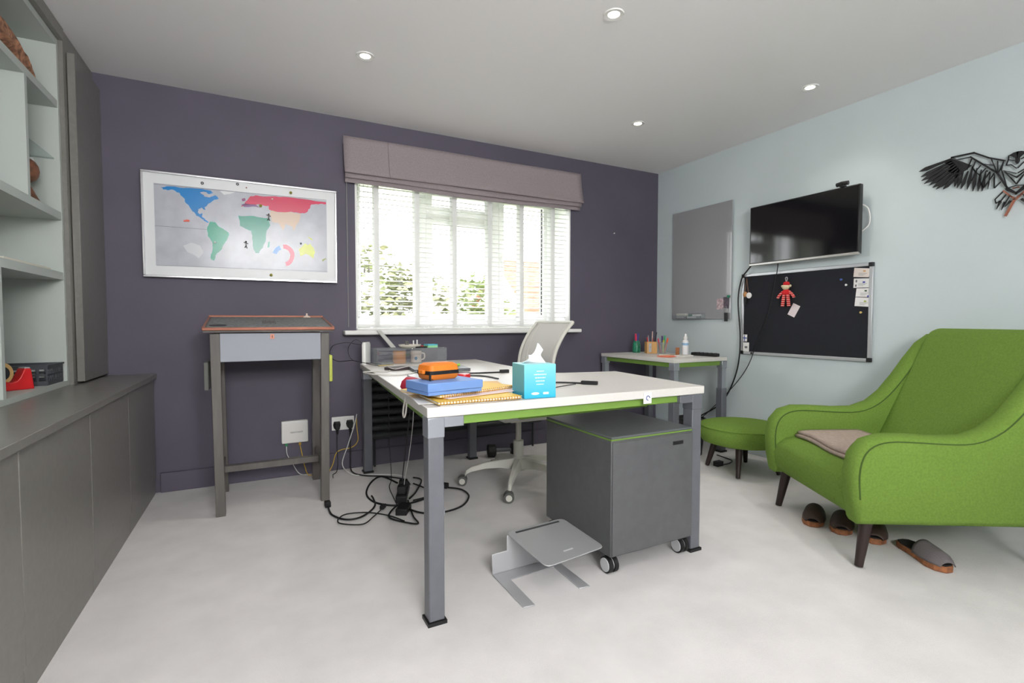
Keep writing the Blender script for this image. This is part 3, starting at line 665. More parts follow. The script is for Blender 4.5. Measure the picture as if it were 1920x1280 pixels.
B().tube(catmull([(0, .12, .42), (0, .26, .46), (0, .26, .6), (0, .21, .75)], 5), .018, 10).build('spine', ch_m, och, smooth=True)

# ------------------------------------------------------------------ side table in the corner
TZ = .742
s2 = thing('side_table', 'small white table with green rails and grey legs in the corner', 'table', (3.01, 3.12, 0))
B().b2(-.28, .28, -.43, .43, TZ - .028, TZ).build('table_top', desk_white, s2, bev=.003)
for sx in (-1, 1):
    for sy in (-1, 1):
        x, y = 3.01 + sx * .252, 3.12 + sy * .402
        lg = sqleg(x, y, s2, .50, .056); xl, yl = x - 3.01, y - 3.12
        B().b2(xl - .021, xl + .021, yl - .021, yl + .021, .50, TZ - .0285).build('inner_tube', steel_lt, lg)
        B().b2(xl - .027, xl + .027, yl - .027, yl + .027, TZ - .085, TZ - .0285).build('corner_bracket', steel_lt, lg, bev=.003)
for sx in (-1, 1): B().b2(sx * .25 - .012, sx * .25 + .012, -.37, .37, TZ - .062, TZ - .0285).build('side_rail', green_metal, s2, bev=.002)
for sy in (-1, 1): B().b2(-.22, .22, sy * .40 - .012, sy * .40 + .012, TZ - .062, TZ - .0285).build('end_rail', green_metal, s2, bev=.002)

# ------------------------------------------------------------------ round footstool
fs = thing('round_footstool', 'round green upholstered footstool with dark tapered legs', 'footstool', (2.975, 2.30, 0))
B().lathe([(.02, .19), (.22, .192), (.262, .205), (.278, .235), (.280, .275), (.272, .305), (.262, .312), (.24, .322), (.15, .334), (.05, .332), (.015, .322), (.003, .319)], 48).build('cushion', green_fab, fs, smooth=True, ang=60)
b = B(); N = 48
b.tube([(.272 * math.cos(2 * math.pi * i / N), .272 * math.sin(2 * math.pi * i / N), .308) for i in range(N)], .004, 6, closed=True).build('piping', green_fab, fs, smooth=True)
B().ball((0, 0, .322), (.018, .018, .007), 14, 6).build('button', green_fab, fs, smooth=True)
for k in range(4):
    a = R(-148 + 90 * k + 0); c_, s_ = math.cos(a), math.sin(a)
    B().cyl((c_ * .17, s_ * .17, .195), (c_ * .225, s_ * .225, 0.004), .024, .014, 14).build('leg', dark_wood, fs, smooth=True)

# ------------------------------------------------------------------ armchair
ac = thing('armchair', 'large green upholstered armchair with swept arms and dark legs', 'armchair', (2.715, 1.27, 0), R(-120.4))
HW = .415; AT = .115
armprof = [(-.40, .195), (-.425, .30), (-.43, .40), (-.415, .48), (-.37, .535), (-.30, .558), (-.2, .558), (-.08, .552), (.02, .555), (.10, .585), (.17, .645), (.24, .735), (.30, .825), (.36, .905), (.42, .95), (.49, .955), (.53, .93), (.50, .62), (.46, .40), (.42, .195)]
for s in (-1, 1):
    xo, xi = s * HW, s * (HW - AT)
    b = B(); n_ = len(armprof); loops = []
    cyc = sum(p[0] for p in armprof) / n_; czc = .45
    for x, sh in ((xo, .030), (xo - s * .012, .010), (xo - s * .03, 0), (xi + s * .03, 0), (xi + s * .012, .010), (xi, .030)):
        lp = []
        for i, (y, zz) in enumerate(armprof):
            a, c = Vector(armprof[i - 1]), Vector(armprof[(i + 1) % n_]); t_ = (c - a).normalized(); nn = Vector((-t_.y, t_.x))
            q = Vector((y, zz)) - nn * sh * -1 if False else Vector((y, zz)) + Vector((t_.y, -t_.x)) * sh
            lp.append((x, q.x, q.y))
        loops.append(lp)
    ar = b.loft(loops).build('arm', green_fab, ac, smooth=True, ang=50)
    for x in (xo - s * .0045, xi + s * .0045):
        pp = []
        for i, (y, zz) in enumerate(armprof[:17]):
            a, c = Vector(armprof[i - 1]), Vector(armprof[(i + 1) % n_]); t_ = (c - a).normalized(); q = Vector((y, zz)) + Vector((t_.y, -t_.x)) * .021
            pp.append((x, q.x, q.y))
        B().tube(catmull(pp[1:], 3), .003, 6).build('piping', mat('green_seam', (70, 96, 36), .9), ar, smooth=True)
inner = HW - AT + .012
# seat front and cushion: rounded nose
seatp = [(-.36, .195), (-.405, .24), (-.415, .31), (-.40, .36), (-.36, .39), (-.28, .402), (-.10, .40), (.12, .385), (.25, .38), (.30, .195)]
B().loft([[(x, y, zz) for y, zz in seatp] for x in (-inner, -inner / 3, inner / 3, inner)]).build('seat_cushion', green_fab, ac, bev=.012, seg=3)
backp = [(.10, .36), (.13, .42), (.20, .58), (.28, .76), (.345, .91), (.375, .965), (.42, .985), (.47, .975), (.49, .93), (.46, .60), (.42, .20), (.25, .20)]
B().loft([[(x, y, zz) for y, zz in backp] for x in (-inner, -inner / 3, inner / 3, inner)]).build('backrest', green_fab, ac, bev=.018, seg=4)
for sx in (-1, 1):
    B().cyl((sx * .335, -.33, .2), (sx * .348, -.365, .004), .026, .016, 14).build('leg', dark_wood, ac, smooth=True)
    B().cyl((sx * .345, .33, .2), (sx * .365, .37, .004), .026, .016, 14).build('leg', dark_wood, ac, smooth=True)
# folded blanket on the seat
blm = mat('taupe_wool', (176, 158, 148), .95, bump=.6, bscale=500, var=.05, vscale=60)
bl_ = thing('folded_blanket', 'folded taupe blanket lying on the seat of the green armchair', 'blanket', (2.715, 1.27, .403), R(-120.4))
for i, (x0, x1, y0, y1) in enumerate(((-.285, .20, -.315, .02), (-.28, .195, -.305, .015))):
    b = B(); b.grid(lambda u, v: (x0 + (x1 - x0) * u + .01 * math.sin(4 * v), y0 + (y1 - y0) * v + .008 * math.sin(6 * u), .012 + .017 * i + .003 * math.sin(7 * u + 3 * v) + .004 * v - .008 * max(0, .12 - v) * 8), 16, 12)
    b.build('fold', blm, bl_, smooth=True, solid=.015)

# shoes under the chair
cork = mat('cork_sole', (150, 96, 62), .8, var=.2, vscale=40); insole = mat('dark_insole', (36, 32, 34), .8); felt = mat('grey_felt', (112, 106, 108), .95, bump=.8, bscale=120)
brownl = mat('brown_leather', (62, 46, 40), .6, var=.2, vscale=20)
def shoe(x, y, rz, label, upper_m):
    t = thing('slipper', label, 'shoe', (x, y, 0), rz, 'slippers under the armchair')
    out = [(0, -.13), (.03, -.122), (.042, -.09), (.04, -.03), (.046, .03), (.052, .075), (.042, .115), (.012, .138), (-.02, .13), (-.042, .10), (-.046, .05), (-.038, 0), (-.036, -.06), (-.038, -.10), (-.025, -.124)]
    B().prism(out, 0, .026).build('sole', cork, t, bev=.005)
    B().prism([(a * .9, b_ * .95) for a, b_ in out], .026, .031).build('insole', insole, t)
    b = B(); b.grid(lambda u, v: ((.050 - .010 * abs(v - .4)) * math.cos(math.pi * u) * (1 if v < .75 else 1 - (v - .75) * 1.4), -.005 + .135 * v, .024 + (.055 - .02 * v) * math.sin(math.pi * u) * (1 if v < .7 else 1 - (v - .7) * 1.6)), 14, 10)
    b.build('upper', upper_m, t, smooth=True, solid=.004)
shoe(2.555, 1.07, R(150), 'grey felt slipper with cork sole lying beside the armchair leg', felt)
shoe(2.63, 1.30, R(118), 'dark brown slipper beneath the armchair, beside the grey felt one', brownl)
shoe(2.60, 1.43, R(118), 'dark brown slipper with pale cork edge peeking out at the armchair front', brownl)
shoe(2.57, 1.55, R(118), 'brown slipper under the armchair nearest the green footstool', brownl)

# ------------------------------------------------------------------ right wall: glass board, television, pin board, bird
def wx(px, py, X=RX): return onX(px, py, X)
gb = thing('glass_board', 'grey glass writing board on the mint wall next to the television', 'whiteboard', (RX - .002, 3.073, 1.512))
B().b2(-.016, -.008, -.314, .314, -.472, .470).build('glass_sheet', mat('grey_glass', (160, 160, 163), .06, coat=.4), gb, bev=.001)
for y in (-.27, .27):
    for z in (-.42, .42): B().cyl((-.008, y, z), (0, y, z), .015, n=14).build('standoff', alu, gb)
tr = thing('marker_tray', 'clear pen tray fixed to the foot of the grey glass board', 'tray', (RX - .0165, 3.16, 1.042))
clear = glass('clear_acrylic', (240, 244, 246), .12, .03, .12)
B().b2(-.055, 0, -.15, .17, 0, .003).b2(-.055, -.052, -.15, .17, .003, .03).b2(-.003, 0, -.15, .17, .003, .05).build('tray_body', clear, tr)
for s in (-.15, .168): B().b2(-.055, 0, s, s + .002, .003, .035).build('tray_end', clear, tr)
for i, (c_, y0, zz, lb) in enumerate((((196, 60, 70), .06, .004, 'red board marker lying in the clear tray'), ((40, 40, 44), -.01, .004, 'black board marker lying in the clear tray'), ((60, 110, 90), -.06, .020, 'green board marker on top in the clear tray'))):
    t = thing('board_marker', lb, 'marker', (RX - .035 - .008 * (i % 2), 3.16 + y0, 1.042 + zz + .0085))
    B().cyl((0, -.06, 0), (0, .03, 0), .008, n=12).build('barrel', mat('pen_white', (222, 222, 220), .4), t, smooth=True)
    B().cyl((0, .03, 0), (0, .065, 0), .0085, n=12).build('cap', mat('marker_%d' % i, c_, .4), t, smooth=True)
o = B().b2(-.03, 0, -.055, .055, 0, .045).build('board_eraser', mat('eraser_grey', (186, 186, 180), .8), bev=.005); o.location = (RX - .0205, 3.25, 1.0455); tag(o, 'pale grey board eraser in the clear tray on the glass board', 'eraser')
def card_rect(name, pts, X, m, label, cat, th=.0015):
    q = [wx(*p_, X) for p_ in pts]; c = sum(q, Vector()) / 4
    t = thing(name, label, cat, c)
    B().loft([[v - c for v in q], [v - c + Vector((th, 0, 0)) for v in q]]).build('card', m, t); return t
ph = card_rect('photo_card', [(1344, 560), (1357, 559), (1356, 579), (1344, 580)], RX - .019, mat('photo_pink', (214, 196, 200), .5, rgb2=(150, 120, 126), vscale=60), 'pinkish photo card stuck at the bottom of the glass board', 'photo')
ph = card_rect('photo_card', [(1356, 557), (1367, 556), (1366, 578), (1357, 577)], RX - .022, mat('photo_dark', (104, 92, 104), .5, rgb2=(70, 60, 72), vscale=40), 'dark purple photo card overlapping the pink one on the glass board', 'photo')
o = B().cyl((0, 0, 0), (-.012, 0, 0), .012, n=16).build('magnet', mat('green_magnet', (34, 120, 92), .4), bev=.002); o.location = wx(1366.5, 555.5, RX - .024); tag(o, 'round green magnet above the photo cards on the glass board', 'magnet')
kf = thing('key_fob', 'black key fob hanging on a string from the glass board', 'key fob', wx(1361.5, 594, RX - .03))
B().b2(-.006, .002, -.017, .017, -.035, .035).build('fob', black_pl, kf, bev=.005)
B().tube([(-.002, -.004, .03), (-.002, -.006, .085), (-.002, .004, .085), (-.002, .004, .03)], .0018, 6).build('string', mat('string', (150, 150, 148), .6), kf)

tv = thing('television', 'black flat television with silver lower bezel mounted on the mint wall', 'television', (3.33, 2.16, 1.651))
tv_m = mat('tv_black', (14, 14, 15), .3)
B().b2(.0, .035, -.382, .382, -.214, .214).build('casing', tv_m, tv, bev=.004)
B().b2(.035, .055, -.25, .25, -.17, .10).build('rear_hump', tv_m, tv, bev=.006)
B().b2(-.0015, 0, -.372, .372, -.198, .205).build('screen', mat('tv_screen', (8, 8, 9), .08, spec=.6), tv)
B().b2(-.004, .02, -.382, .382, -.219, -.203).build('lower_bezel', mat('silver_bezel', (190, 188, 184), .3, .6), tv, bev=.003)
B().b2(.055, .089, -.1, .1, -.1, .1).build('wall_bracket', black_pl, tv)
B().tube(catmull([(.04, -.36, .10), (.06, -.40, .06), (.065, -.405, -.03), (.05, -.36, -.08)], 6), .004, 7).build('aerial_lead', white_gloss, tv, smooth=True)
wc = thing('webcam', 'small black webcam perched on top of the television', 'webcam', (3.335, 1.885, 1.866))
B().tube([(0, -.035, .02), (-.004, 0, .022), (0, .035, .02)], .013, 12).build('camera_body', black_pl, wc, smooth=True)
B().cyl((-.012, 0, .022), (-.02, 0, .022), .008, n=14).build('lens', tv_m, wc, smooth=True)
B().b2(-.01, .02, -.015, .015, 0, .01).build('clip', black_pl, wc, bev=.002)

pb = thing('pin_board', 'black felt pin board with aluminium frame on the mint wall below the television', 'notice board', (RX, 2.195, 1.075))
PW, PH = .466, .309
B().b2(-.014, -.002, -PW + .01, PW - .01, -PH + .01, PH - .01).build('felt_panel', mat('black_felt', (48, 49, 54), .95, bump=.6, bscale=500, spec=.1), pb)
for a in ((-PW + .025, PW - .025, PH - .022, PH), (-PW + .025, PW - .025, -PH, -PH + .022)): B().b2(-.02, 0, a[0], a[1], a[2], a[3]).build('frame_rail', alu_frame, pb, bev=.003)
for a in ((-PW, -PW + .022), (PW - .022, PW)): B().b2(-.02, 0, a[0], a[1], -PH + .025, PH - .025).build('frame_rail', alu_frame, pb, bev=.003)
for sy in (-1, 1):
    for sz in (-1, 1): B().b2(-.022, 0, min(sy * PW, sy * (PW - .027)), max(sy * PW, sy * (PW - .027)), min(sz * PH, sz * (PH - .027)), max(sz * PH, sz * (PH - .027))).build('corner_cap', black_pl, pb, bev=.003)
B().b2(-.024, -.018, .36, .375, -PH + .004, -PH + .018).build('clip', black_pl, pb)
CX_ = RX - .0165
cardm = mat('card_white', (236, 234, 232), .6)
cds = [([(1602, 502), (1631.5, 503), (1629, 519.5), (1600, 519)], 'cream business card, uppermost of the column on the pin board'),
       ([(1601, 522), (1630, 521.5), (1629, 538.5), (1600, 539.5)], 'white business card with letters on its edge, second in the column on the pin board'),
       ([(1606, 540.5), (1632.5, 539.5), (1632, 556.5), (1604, 556)], 'white business card with a blue corner, third in the column on the pin board'),
       ([(1604, 557), (1632, 558), (1631, 575), (1602, 573.5)], 'plain white business card, lowest of the column on the pin board')]
accent = [(220, 170, 120), (70, 80, 170), (60, 90, 60), (170, 180, 90)]
for i, (pts, lb) in enumerate(cds):
    t = card_rect('business_card', pts, CX_ - .001 * (i % 2), cardm if i else mat('card_cream', (238, 226, 218), .6), lb, 'card', .001)
    def lp(u, v, X): 
        a = Vector((*pts[0], 0)).lerp(Vector((*pts[1], 0)), u); b_ = Vector((*pts[3], 0)).lerp(Vector((*pts[2], 0)), u); c = a.lerp(b_, v); return wx(c.x, c.y, X) - t.location
    Xf = CX_ - .001 * (i % 2) - .0004
    def spot(u0, u1, v0, v1, m, nm):
        B().loft([[lp(u0, v0, Xf), lp(u1, v0, Xf), lp(u1, v1, Xf), lp(u0, v1, Xf)], [q + Vector((.0003, 0, 0)) for q in (lp(u0, v0, Xf), lp(u1, v0, Xf), lp(u1, v1, Xf), lp(u0, v1, Xf))]]).build(nm, m, t)
    spot(.58, .74, .22 + .1 * (i % 2), .40 + .1 * (i % 2), mat('accent_%d' % i, accent[i], .6), 'printed_mark')
    for k in range(3): spot(.3, .85 - .1 * k, .55 + .12 * k, .58 + .12 * k, mat('print_grey', (110, 110, 112), .6), 'printed_line')
    if i == 1: spot(.12, .22, .15, .42, mat('print_grey', (110, 110, 112), .6), 'printed_letter'); spot(.1, .2, .65, .9, mat('print_grey', (110, 110, 112), .6), 'printed_letter')
    if i == 2: spot(.78, 1, .82, 1, mat('accent_1', accent[1], .6), 'blue_corner')
card_rect('note_card', [(1487.5, 568), (1500.5, 574), (1489, 595), (1476.5, 589)], CX_, mat('card_pink', (232, 220, 222), .6), 'pinkish note card pinned at a slant below the striped toy', 'card', .001)
for k, (px, py, c_, lb) in enumerate(((1578.5, 524, (70, 96, 170), 'blue push pin on the black pin board'), (1588, 534, (236, 236, 236), 'white push pin on the black pin board'), (1615.5, 585.5, (222, 190, 120), 'pale yellow push pin below the business cards'))):
    o = B().cyl((0, 0, 0), (-.006, 0, 0), .004, .006, 12).cyl((-.006, 0, 0), (-.012, 0, 0), .005, .007, 12).build('push_pin', mat('pin_%d' % k, c_, .4), smooth=True); o.location = wx(px, py, RX - .0142); tag(o, lb, 'push pin')
# Nordic flag sticker + label card
fl = card_rect('flag_sticker', [(1393.5, 627), (1401, 627), (1400.5, 640), (1393, 639.5)], CX_ - .006, paper, 'small white sticker with a blue cross on the pin board edge', 'sticker', .001)
B().b2(-.0005, .0002, -.017, .017, -.004, .004).b2(-.0005, .0002, .002, .009, -.024, .022).build('blue_cross', mat('flag_blue', (50, 80, 160), .5), fl)
lc = card_rect('label_card', [(1393.5, 641.5), (1404.5, 642), (1404, 659), (1393, 658)], CX_ - .006, paper, 'small white label card at the lower corner of the pin board', 'card', .001)
B().b2(-.0006, .0002, -.012, .012, -.010, .006).build('printed_mark', mat('print_grey', (110, 110, 112), .6), lc)
# tag bundle on the left of the board
tb = thing('hanging_tag', 'wooden and white round tags hanging on a cord at the pin board edge', 'tag', wx(1399, 553, RX - .03))
B().cyl((-.002, -.028, -.004), (-.006, -.028, -.004), .022, n=20).build('white_tag', paper, tb)
B().ball((0, .008, .005), (.014, .018, .022), 12, 8).build('wooden_bead', mat('wood_bead', (186, 136, 88), .6), tb, smooth=True)
B().loft([[(-.004, -.006, -.01), (.006, -.006, -.01), (.006, .02, -.01), (-.004, .02, -.01)], [(-.003, .002, -.075), (.004, .002, -.075), (.004, .014, -.075), (-.003, .014, -.075)]]).build('dark_tassel', black_rub, tb, bev=.002)
B().tube([(0, -.02, .01), (.004, .0, .13), (0, .012, .02)], .002, 6).build('cord', mat('tan_cord', (150, 110, 90), .8), tb)
# striped toy
ty = thing('striped_toy', 'small red striped knitted toy hanging on the black pin board', 'toy', wx(1474, 548, RX - .034))
stripe = bpy.data.materials.new('striped_knit'); stripe.use_nodes = True; nt = stripe.node_tree
wv = nt.nodes.new('ShaderNodeTexWave'); wv.bands_direction = 'Z'; wv.inputs['Scale'].default_value = 22; crp = nt.nodes.new('ShaderNodeValToRGB')
crp.color_ramp.elements[0].color = lin((200, 30, 34)); crp.color_ramp.elements[1].color = lin((236, 180, 170)); crp.color_ramp.elements[0].position = .72; crp.color_ramp.elements[1].position = .8
tcn = nt.nodes.new('ShaderNodeTexCoord'); nt.links.new(tcn.outputs['Object'], wv.inputs[0]); nt.links.new(wv.outputs[0], crp.inputs[0]); nt.links.new(crp.outputs[0], nt.nodes['Principled BSDF'].inputs['Base Color']); nt.nodes['Principled BSDF'].inputs['Roughness'].default_value = .9
redk = mat('red_knit', (206, 30, 36), .9); cream_k = mat('cream_knit', (222, 206, 172), .9)
B().ball((0, 0, 0), (.016, .034, .022), 16, 8).build('body', redk, ty, smooth=True)
hd = B().ball((-.002, .002, .038), (.018, .027, .021), 16, 8).build('head', cream_k, ty, smooth=True)
B().ball((0, -.001, .06), (.018, .024, .018), 14, 8).build('hat', redk, hd, smooth=True)
for s in (-1, 1):
    B().ball((0, s * .03, .045), (.006, .009, .009), 10, 6).build('ear', cream_k, hd, smooth=True)
    B().tube(catmull([(0, s * .024, .004), (-.002, s * .045, -.014), (-.003, s * .062, -.038)], 5), .0095, 8).build('arm', stripe, ty, smooth=True)
    B().tube(catmull([(0, s * .014, -.015), (-.003, s * .018, -.05), (-.003, s * .024, -.098)], 5), .0115, 8).build('leg', stripe, ty, smooth=True)
B().tube(catmull([(0, 0, .076), (0, .006, .09), (0, .006, .105), (0, -.006, .105), (0, -.006, .09), (0, 0, .076)], 4), .003, 6).build('clip_ring', alu, ty, smooth=True)

# hanging cables
cX = RX - .034
cable('black_cable', 'thick black cable looping down from the television corner past the pin board', [(3.37, 2.53, 1.46), (cX, 2.60, 1.41), tuple(wx(1390, 525, cX)), tuple(wx(1384, 565, cX)), tuple(wx(1388, 640, cX)), tuple(wx(1380, 700, cX)), tuple(wx(1355, 752, cX)), (3.36, 2.98, .24), (3.35, 3.1, .18)], .0055, (22, 22, 24))
cable('black_cable', 'thin black cable hanging from the television across the pin board', [(3.36, 2.33, 1.45), tuple(wx(1456, 515, cX)), tuple(wx(1440, 590, cX)), tuple(wx(1420, 640, cX)), tuple(wx(1400, 690, cX)), tuple(wx(1365, 735, cX)), (3.35, 3.0, .20), (3.34, 3.1, .15)], .0032, (26, 26, 28))

# bird wall art, flat black metal with copper
AX = onX(1908.6, 330, RX).y
bd = thing('bird_wall_art', 'black geometric metal bird with spread wings on the mint wall', 'wall art', (RX - .012, AX, 1.75))
art_m = mat('black_metal', (32, 31, 34), .5)
def bp(cx, cy, mir=1):
    q = onX(1700 + cx / 7.527, 260 + cy / 7.527, RX); return ((q.y - AX) * mir, q.z - 1.75)
def poly(pts, name, m, mir, x0=-.004, x1=.004):
    P = [bp(*p_, mir) for p_ in pts]; B().prism(P, x0, x1, 'x').build(name, m, bd)
def strokes(lines, name, m, mir, w_=.0032, x0=-.004, x1=.004):
    for ln in lines:
        b = B()
        P = [Vector(bp(*p_, mir)) for p_ in ln]
        for a, c in zip(P, P[1:]):
            t_ = (c - a).normalized() * w_ * .3; n_ = Vector((-t_.y, t_.x)).normalized() * w_ / 2
            b.prism([tuple(a - t_ + n_), tuple(c + t_ + n_), tuple(c + t_ - n_), tuple(a - t_ - n_)], x0, x1, 'x')
        b.build(name, m, bd)
for mir in (1, -1):
    strokes([[(650, 270), (965, 203), (1180, 275), (1400, 315)], [(915, 262), (1090, 365), (1290, 485), (1430, 690)]], 'wing_spar', art_m, mir, .0075)
    strokes([[(650, 270), (730, 300), (915, 262)], [(1210, 290), (1290, 485)], [(1300, 320), (1300, 480)], [(1390, 320), (1310, 480)], [(1090, 360), (1240, 380)], [(1350, 430), (1430, 690)], [(1400, 470), (1560, 640)], [(1385, 455), (1560, 490)], [(1400, 470), (1565, 550)], [(1560, 550), (1656, 480)], [(1380, 330), (1350, 450)], [(1565, 640), (1656, 520)], [(1440, 700), (1565, 660)], [(1250, 550), (1250, 700)], [(1340, 615), (1255, 700)]], 'body_line', art_m, mir)
    prim = [(190, 470), (215, 545), (225, 597), (262, 640), (335, 660), (385, 697), (432, 717), (530, 717)]
    for i, (tx, ty_) in enumerate(prim):
        rx_, ry_ = 640 + i * 22, 290 + i * 26
        mx, my = tx + (rx_ - tx) * .22, ty_ + (ry_ - ty_) * .22; nx, ny = -(ry_ - ty_), (rx_ - tx); L = math.hypot(nx, ny); nx, ny = nx / L * 24, ny / L * 24
        poly([(tx, ty_), (mx + nx, my + ny), (rx_ + nx * .3, ry_ + ny * .3), (rx_ - nx * .3, ry_ - ny * .3), (mx - nx, my - ny)], 'feather', art_m, mir)
    poly([(540, 340), (650, 285), (780, 320), (930, 380), (850, 450), (780, 480), (650, 490), (590, 460), (640, 400)], 'wing_patch', art_m, mir)
    sec = [(690, 680), (725, 700), (780, 710), (868, 720), (948, 745), (1020, 745), (1075, 745), (1160, 715), (1250, 700)]
    for i, (tx, ty_) in enumerate(sec):
        rx_, ry_ = 760 + i * 62, 430 + i * 14 if i < 3 else 330 + i * 22
        mx, my = tx + (rx_ - tx) * .32, ty_ + (ry_ - ty_) * .32; nx, ny = -(ry_ - ty_), (rx_ - tx); L = math.hypot(nx, ny); nx, ny = nx / L * 26, ny / L * 26
        f_ = .9 if i < 7 else .25
        poly([(tx, ty_), (mx + nx * f_, my + ny * f_), (rx_ + 3, ry_ + 3), (rx_ - 3, ry_ - 3), (mx - nx * f_, my - ny * f_)], 'feather', art_m, mir)
    fl_ = [(940, 400), (985, 470), (1045, 520), (1050, 600), (1090, 680), (1110, 690)]
    strokes([[(930, 290), (870, 440)], [(985, 325), (945, 430), (985, 470)], [(1060, 380), (985, 470), (930, 600)], [(1130, 420), (1045, 520), (1045, 600)], [(1190, 470), (1070, 640), (1100, 690)], [(1250, 490), (1110, 690)], fl_], 'feather_line', art_m, mir)
    poly([(1455, 245), (1530, 200), (1600, 182), (1570, 182 + 180), (1545, 330), (1550, 280), (1500, 255)] if mir == 1 else [(1455, 245), (1530, 200), (1600, 182), (1570, 362), (1545, 330), (1550, 280), (1500, 255)], 'head_cap', art_m, mir)
    strokes([[(1455, 245), (1450, 300), (1420, 380), (1490, 370), (1565, 420)], [(1450, 300), (1530, 310)]], 'face_line', art_m, mir)
    poly([(1400, 710), (1450, 690), (1570, 760), (1570, 790), (1430, 740)], 'belly_band', art_m, mir)
    strokes([[(1380, 745), (1262, 860), (1275, 915), (1330, 880)], [(1420, 785), (1330, 900)], [(1465, 815), (1400, 920)]], 'tail_line', art_m, mir)
    for tx, ty_, rx_, ry_ in ((1280, 1000, 1335, 880), (1350, 1010, 1400, 890), (1395, 970, 1480, 870)):
        poly([(tx, ty_), (rx_ - 15, ry_), (rx_ + 20, ry_ + 10)], 'tail_feather', art_m, mir)
    strokes([[(1385, 740), (1545, 860)]], 'copper_branch', copper, mir, .007, -.007, -.001)
    strokes([[(1520, 705), (1600, 685)], [(1570, 830), (1650, 780)]], 'copper_talon', copper, mir, .0045, -.007, -.001)
strokes([[(1545, 860), (1415, 1088)]], 'copper_branch', copper, 1, .011, -.007, -.001)
for a in (-.12, .12): B().cyl((.004, a, .05), (.012, a, .05), .004, n=8).build('standoff', art_m, bd)

# ------------------------------------------------------------------ things on the main desk
def put(o, loc, rz=0): o.location = loc; o.rotation_euler = (0, 0, rz); return o
E3 = .0006
# papers, notebooks, envelope
for i, (x, y, rz, sx, sy, lb) in enumerate(((.70, 1.745, R(3), .30, .30, 'loose white paper sheet lowest in the pile by the desk corner'), (.66, 1.75, R(-8), .29, .26, 'loose white paper sheet second in the pile by the desk corner'))):
    tag(put(B().box((0, 0, .0008), (sx, sy, .0014)).build('paper_sheet', paper), (x, y, DZ + E3 + i * .002), rz), lb, 'paper')
env = tag(put(B().box((0, 0, .002), (.26, .34, .003)).build('manila_envelope', mat('manila', (238, 196, 130), .7), bev=.001), (.86, 1.99, DZ + E3), R(-14)), 'beige manila envelope lying flat behind the spiral notebook', 'envelope')
yel = mat('yellow_cover', (240, 196, 78), .55); coil_m = mat('gold_coil', (206, 160, 80), .4, .4)
def notebook(x, y, z, rz, sx, sy, th, label, cover):
    t = thing('spiral_notebook', label, 'notebook', (x, y, z), rz)
    B().b2(-sx / 2, sx / 2, -sy / 2 + .004, sy / 2, 0, .0015).build('back_cover', cover, t)
    B().b2(-sx / 2 + .002, sx / 2 - .002, -sy / 2 + .006, sy / 2 - .002, .0016, th - .0016).build('pages', paper, t)
    B().b2(-sx / 2, sx / 2, -sy / 2 + .004, sy / 2, th - .0015, th).build('front_cover', cover, t)
    b = B(); N = int(sx / .011); rr = th * .5
    for i in range(N):
        x0 = -sx / 2 + .008 + i * (sx - .016) / (N - 1)
        b.tube([(x0, -sy / 2 + .004 + rr * math.cos(a * math.pi / 4), th / 2 + rr * math.sin(a * math.pi / 4)) for a in range(8)], .0018, 5, closed=True)
    b.build('wire_coil', coil_m, t, smooth=True)
notebook(.708, 1.692, DZ + .0055, R(.5), .318, .215, .009, 'lower yellow wire-bound notebook in the pile by the desk corner', yel)
tag(put(B().box((0, 0, .001), (.34, .23, .002)).build('paper_sheet', mat('paper_pink', (236, 214, 214), .7)), (.735, 1.775, DZ + .0165), R(14)), 'white and pink sheet between the two yellow notebooks', 'paper')
notebook(.715, 1.815, DZ + .0195, R(20), .38, .24, .009, 'upper yellow wire-bound notebook under the blue box', yel)
# blue box
bb = thing('blue_box', 'flat cornflower blue lidded box on the upper yellow notebook', 'box', (.6215, 1.725, DZ + .0305), R(11))
bbm = mat('cornflower', (112, 150, 212), .6)
B().b2(-.11, .11, -.08, .08, 0, .012).build('box_base', bbm, bb, bev=.002)
B().b2(-.113, .113, -.083, .083, .0125, .042).build('box_lid', bbm, bb, bev=.003)
# orange case
oc = thing('orange_case', 'small orange hard case with black zip on the blue box', 'case', (.612, 1.765, DZ + .073), R(17))
orm = mat('orange_eva', (232, 128, 34), .6, bump=.3, bscale=400)
def rrect(hx, hy, r, z, n=5):
    o = []
    for cx, cy, a0 in ((hx - r, hy - r, 0), (-hx + r, hy - r, 90), (-hx + r, -hy + r, 180), (hx - r, -hy + r, 270)):
        for i in range(n): a = R(a0 + 90 * i / (n - 1)); o.append((cx + r * math.cos(a), cy + r * math.sin(a), z))
    return o
B().loft([rrect(.055, .035, .012, 0), rrect(.062, .042, .014, .006), rrect(.066, .046, .016, .020)]).build('case_base', orm, oc, smooth=True)
B().loft([rrect(.0675, .0475, .017, .020), rrect(.0675, .0475, .017, .033)]).build('zip', black_rub, oc, smooth=True)
B().loft([rrect(.066, .046, .016, .033), rrect(.062, .042, .014, .052), rrect(.05, .03, .012, .060)]).build('case_lid', orm, oc, smooth=True)
B().b2(-.072, -.066, -.05, -.044, -.002, .03).build('zip_pull', black_rub, oc, bev=.001)
B().b2(-.078, -.066, -.015, .015, .022, .036).build('hinge_tab', orm, oc, bev=.003)
tag(put(B().tube(catmull([(0, 0, .008), (.02, .01, .008), (.035, .0, .012)], 4), .008, 8).build('green_marker', mat('lime_pen', (160, 205, 60), .4), smooth=True), (1.06, 2.75, DZ + .0187), R(20)), 'short lime green pen cap on the closed laptop', 'pen')
rp = thing('red_pouch', 'crumpled red pouch with a grey wrist strap at the desk edge', 'pouch', (.588, 1.995, DZ + E3), R(5))
B().loft([rrect(.03, .075, .02, 0), rrect(.036, .082, .024, .012), rrect(.03, .075, .02, .035), rrect(.014, .06, .012, .052)]).build('pouch_body', mat('red_fabric', (208, 40, 70), .7), rp, smooth=True, ang=60)
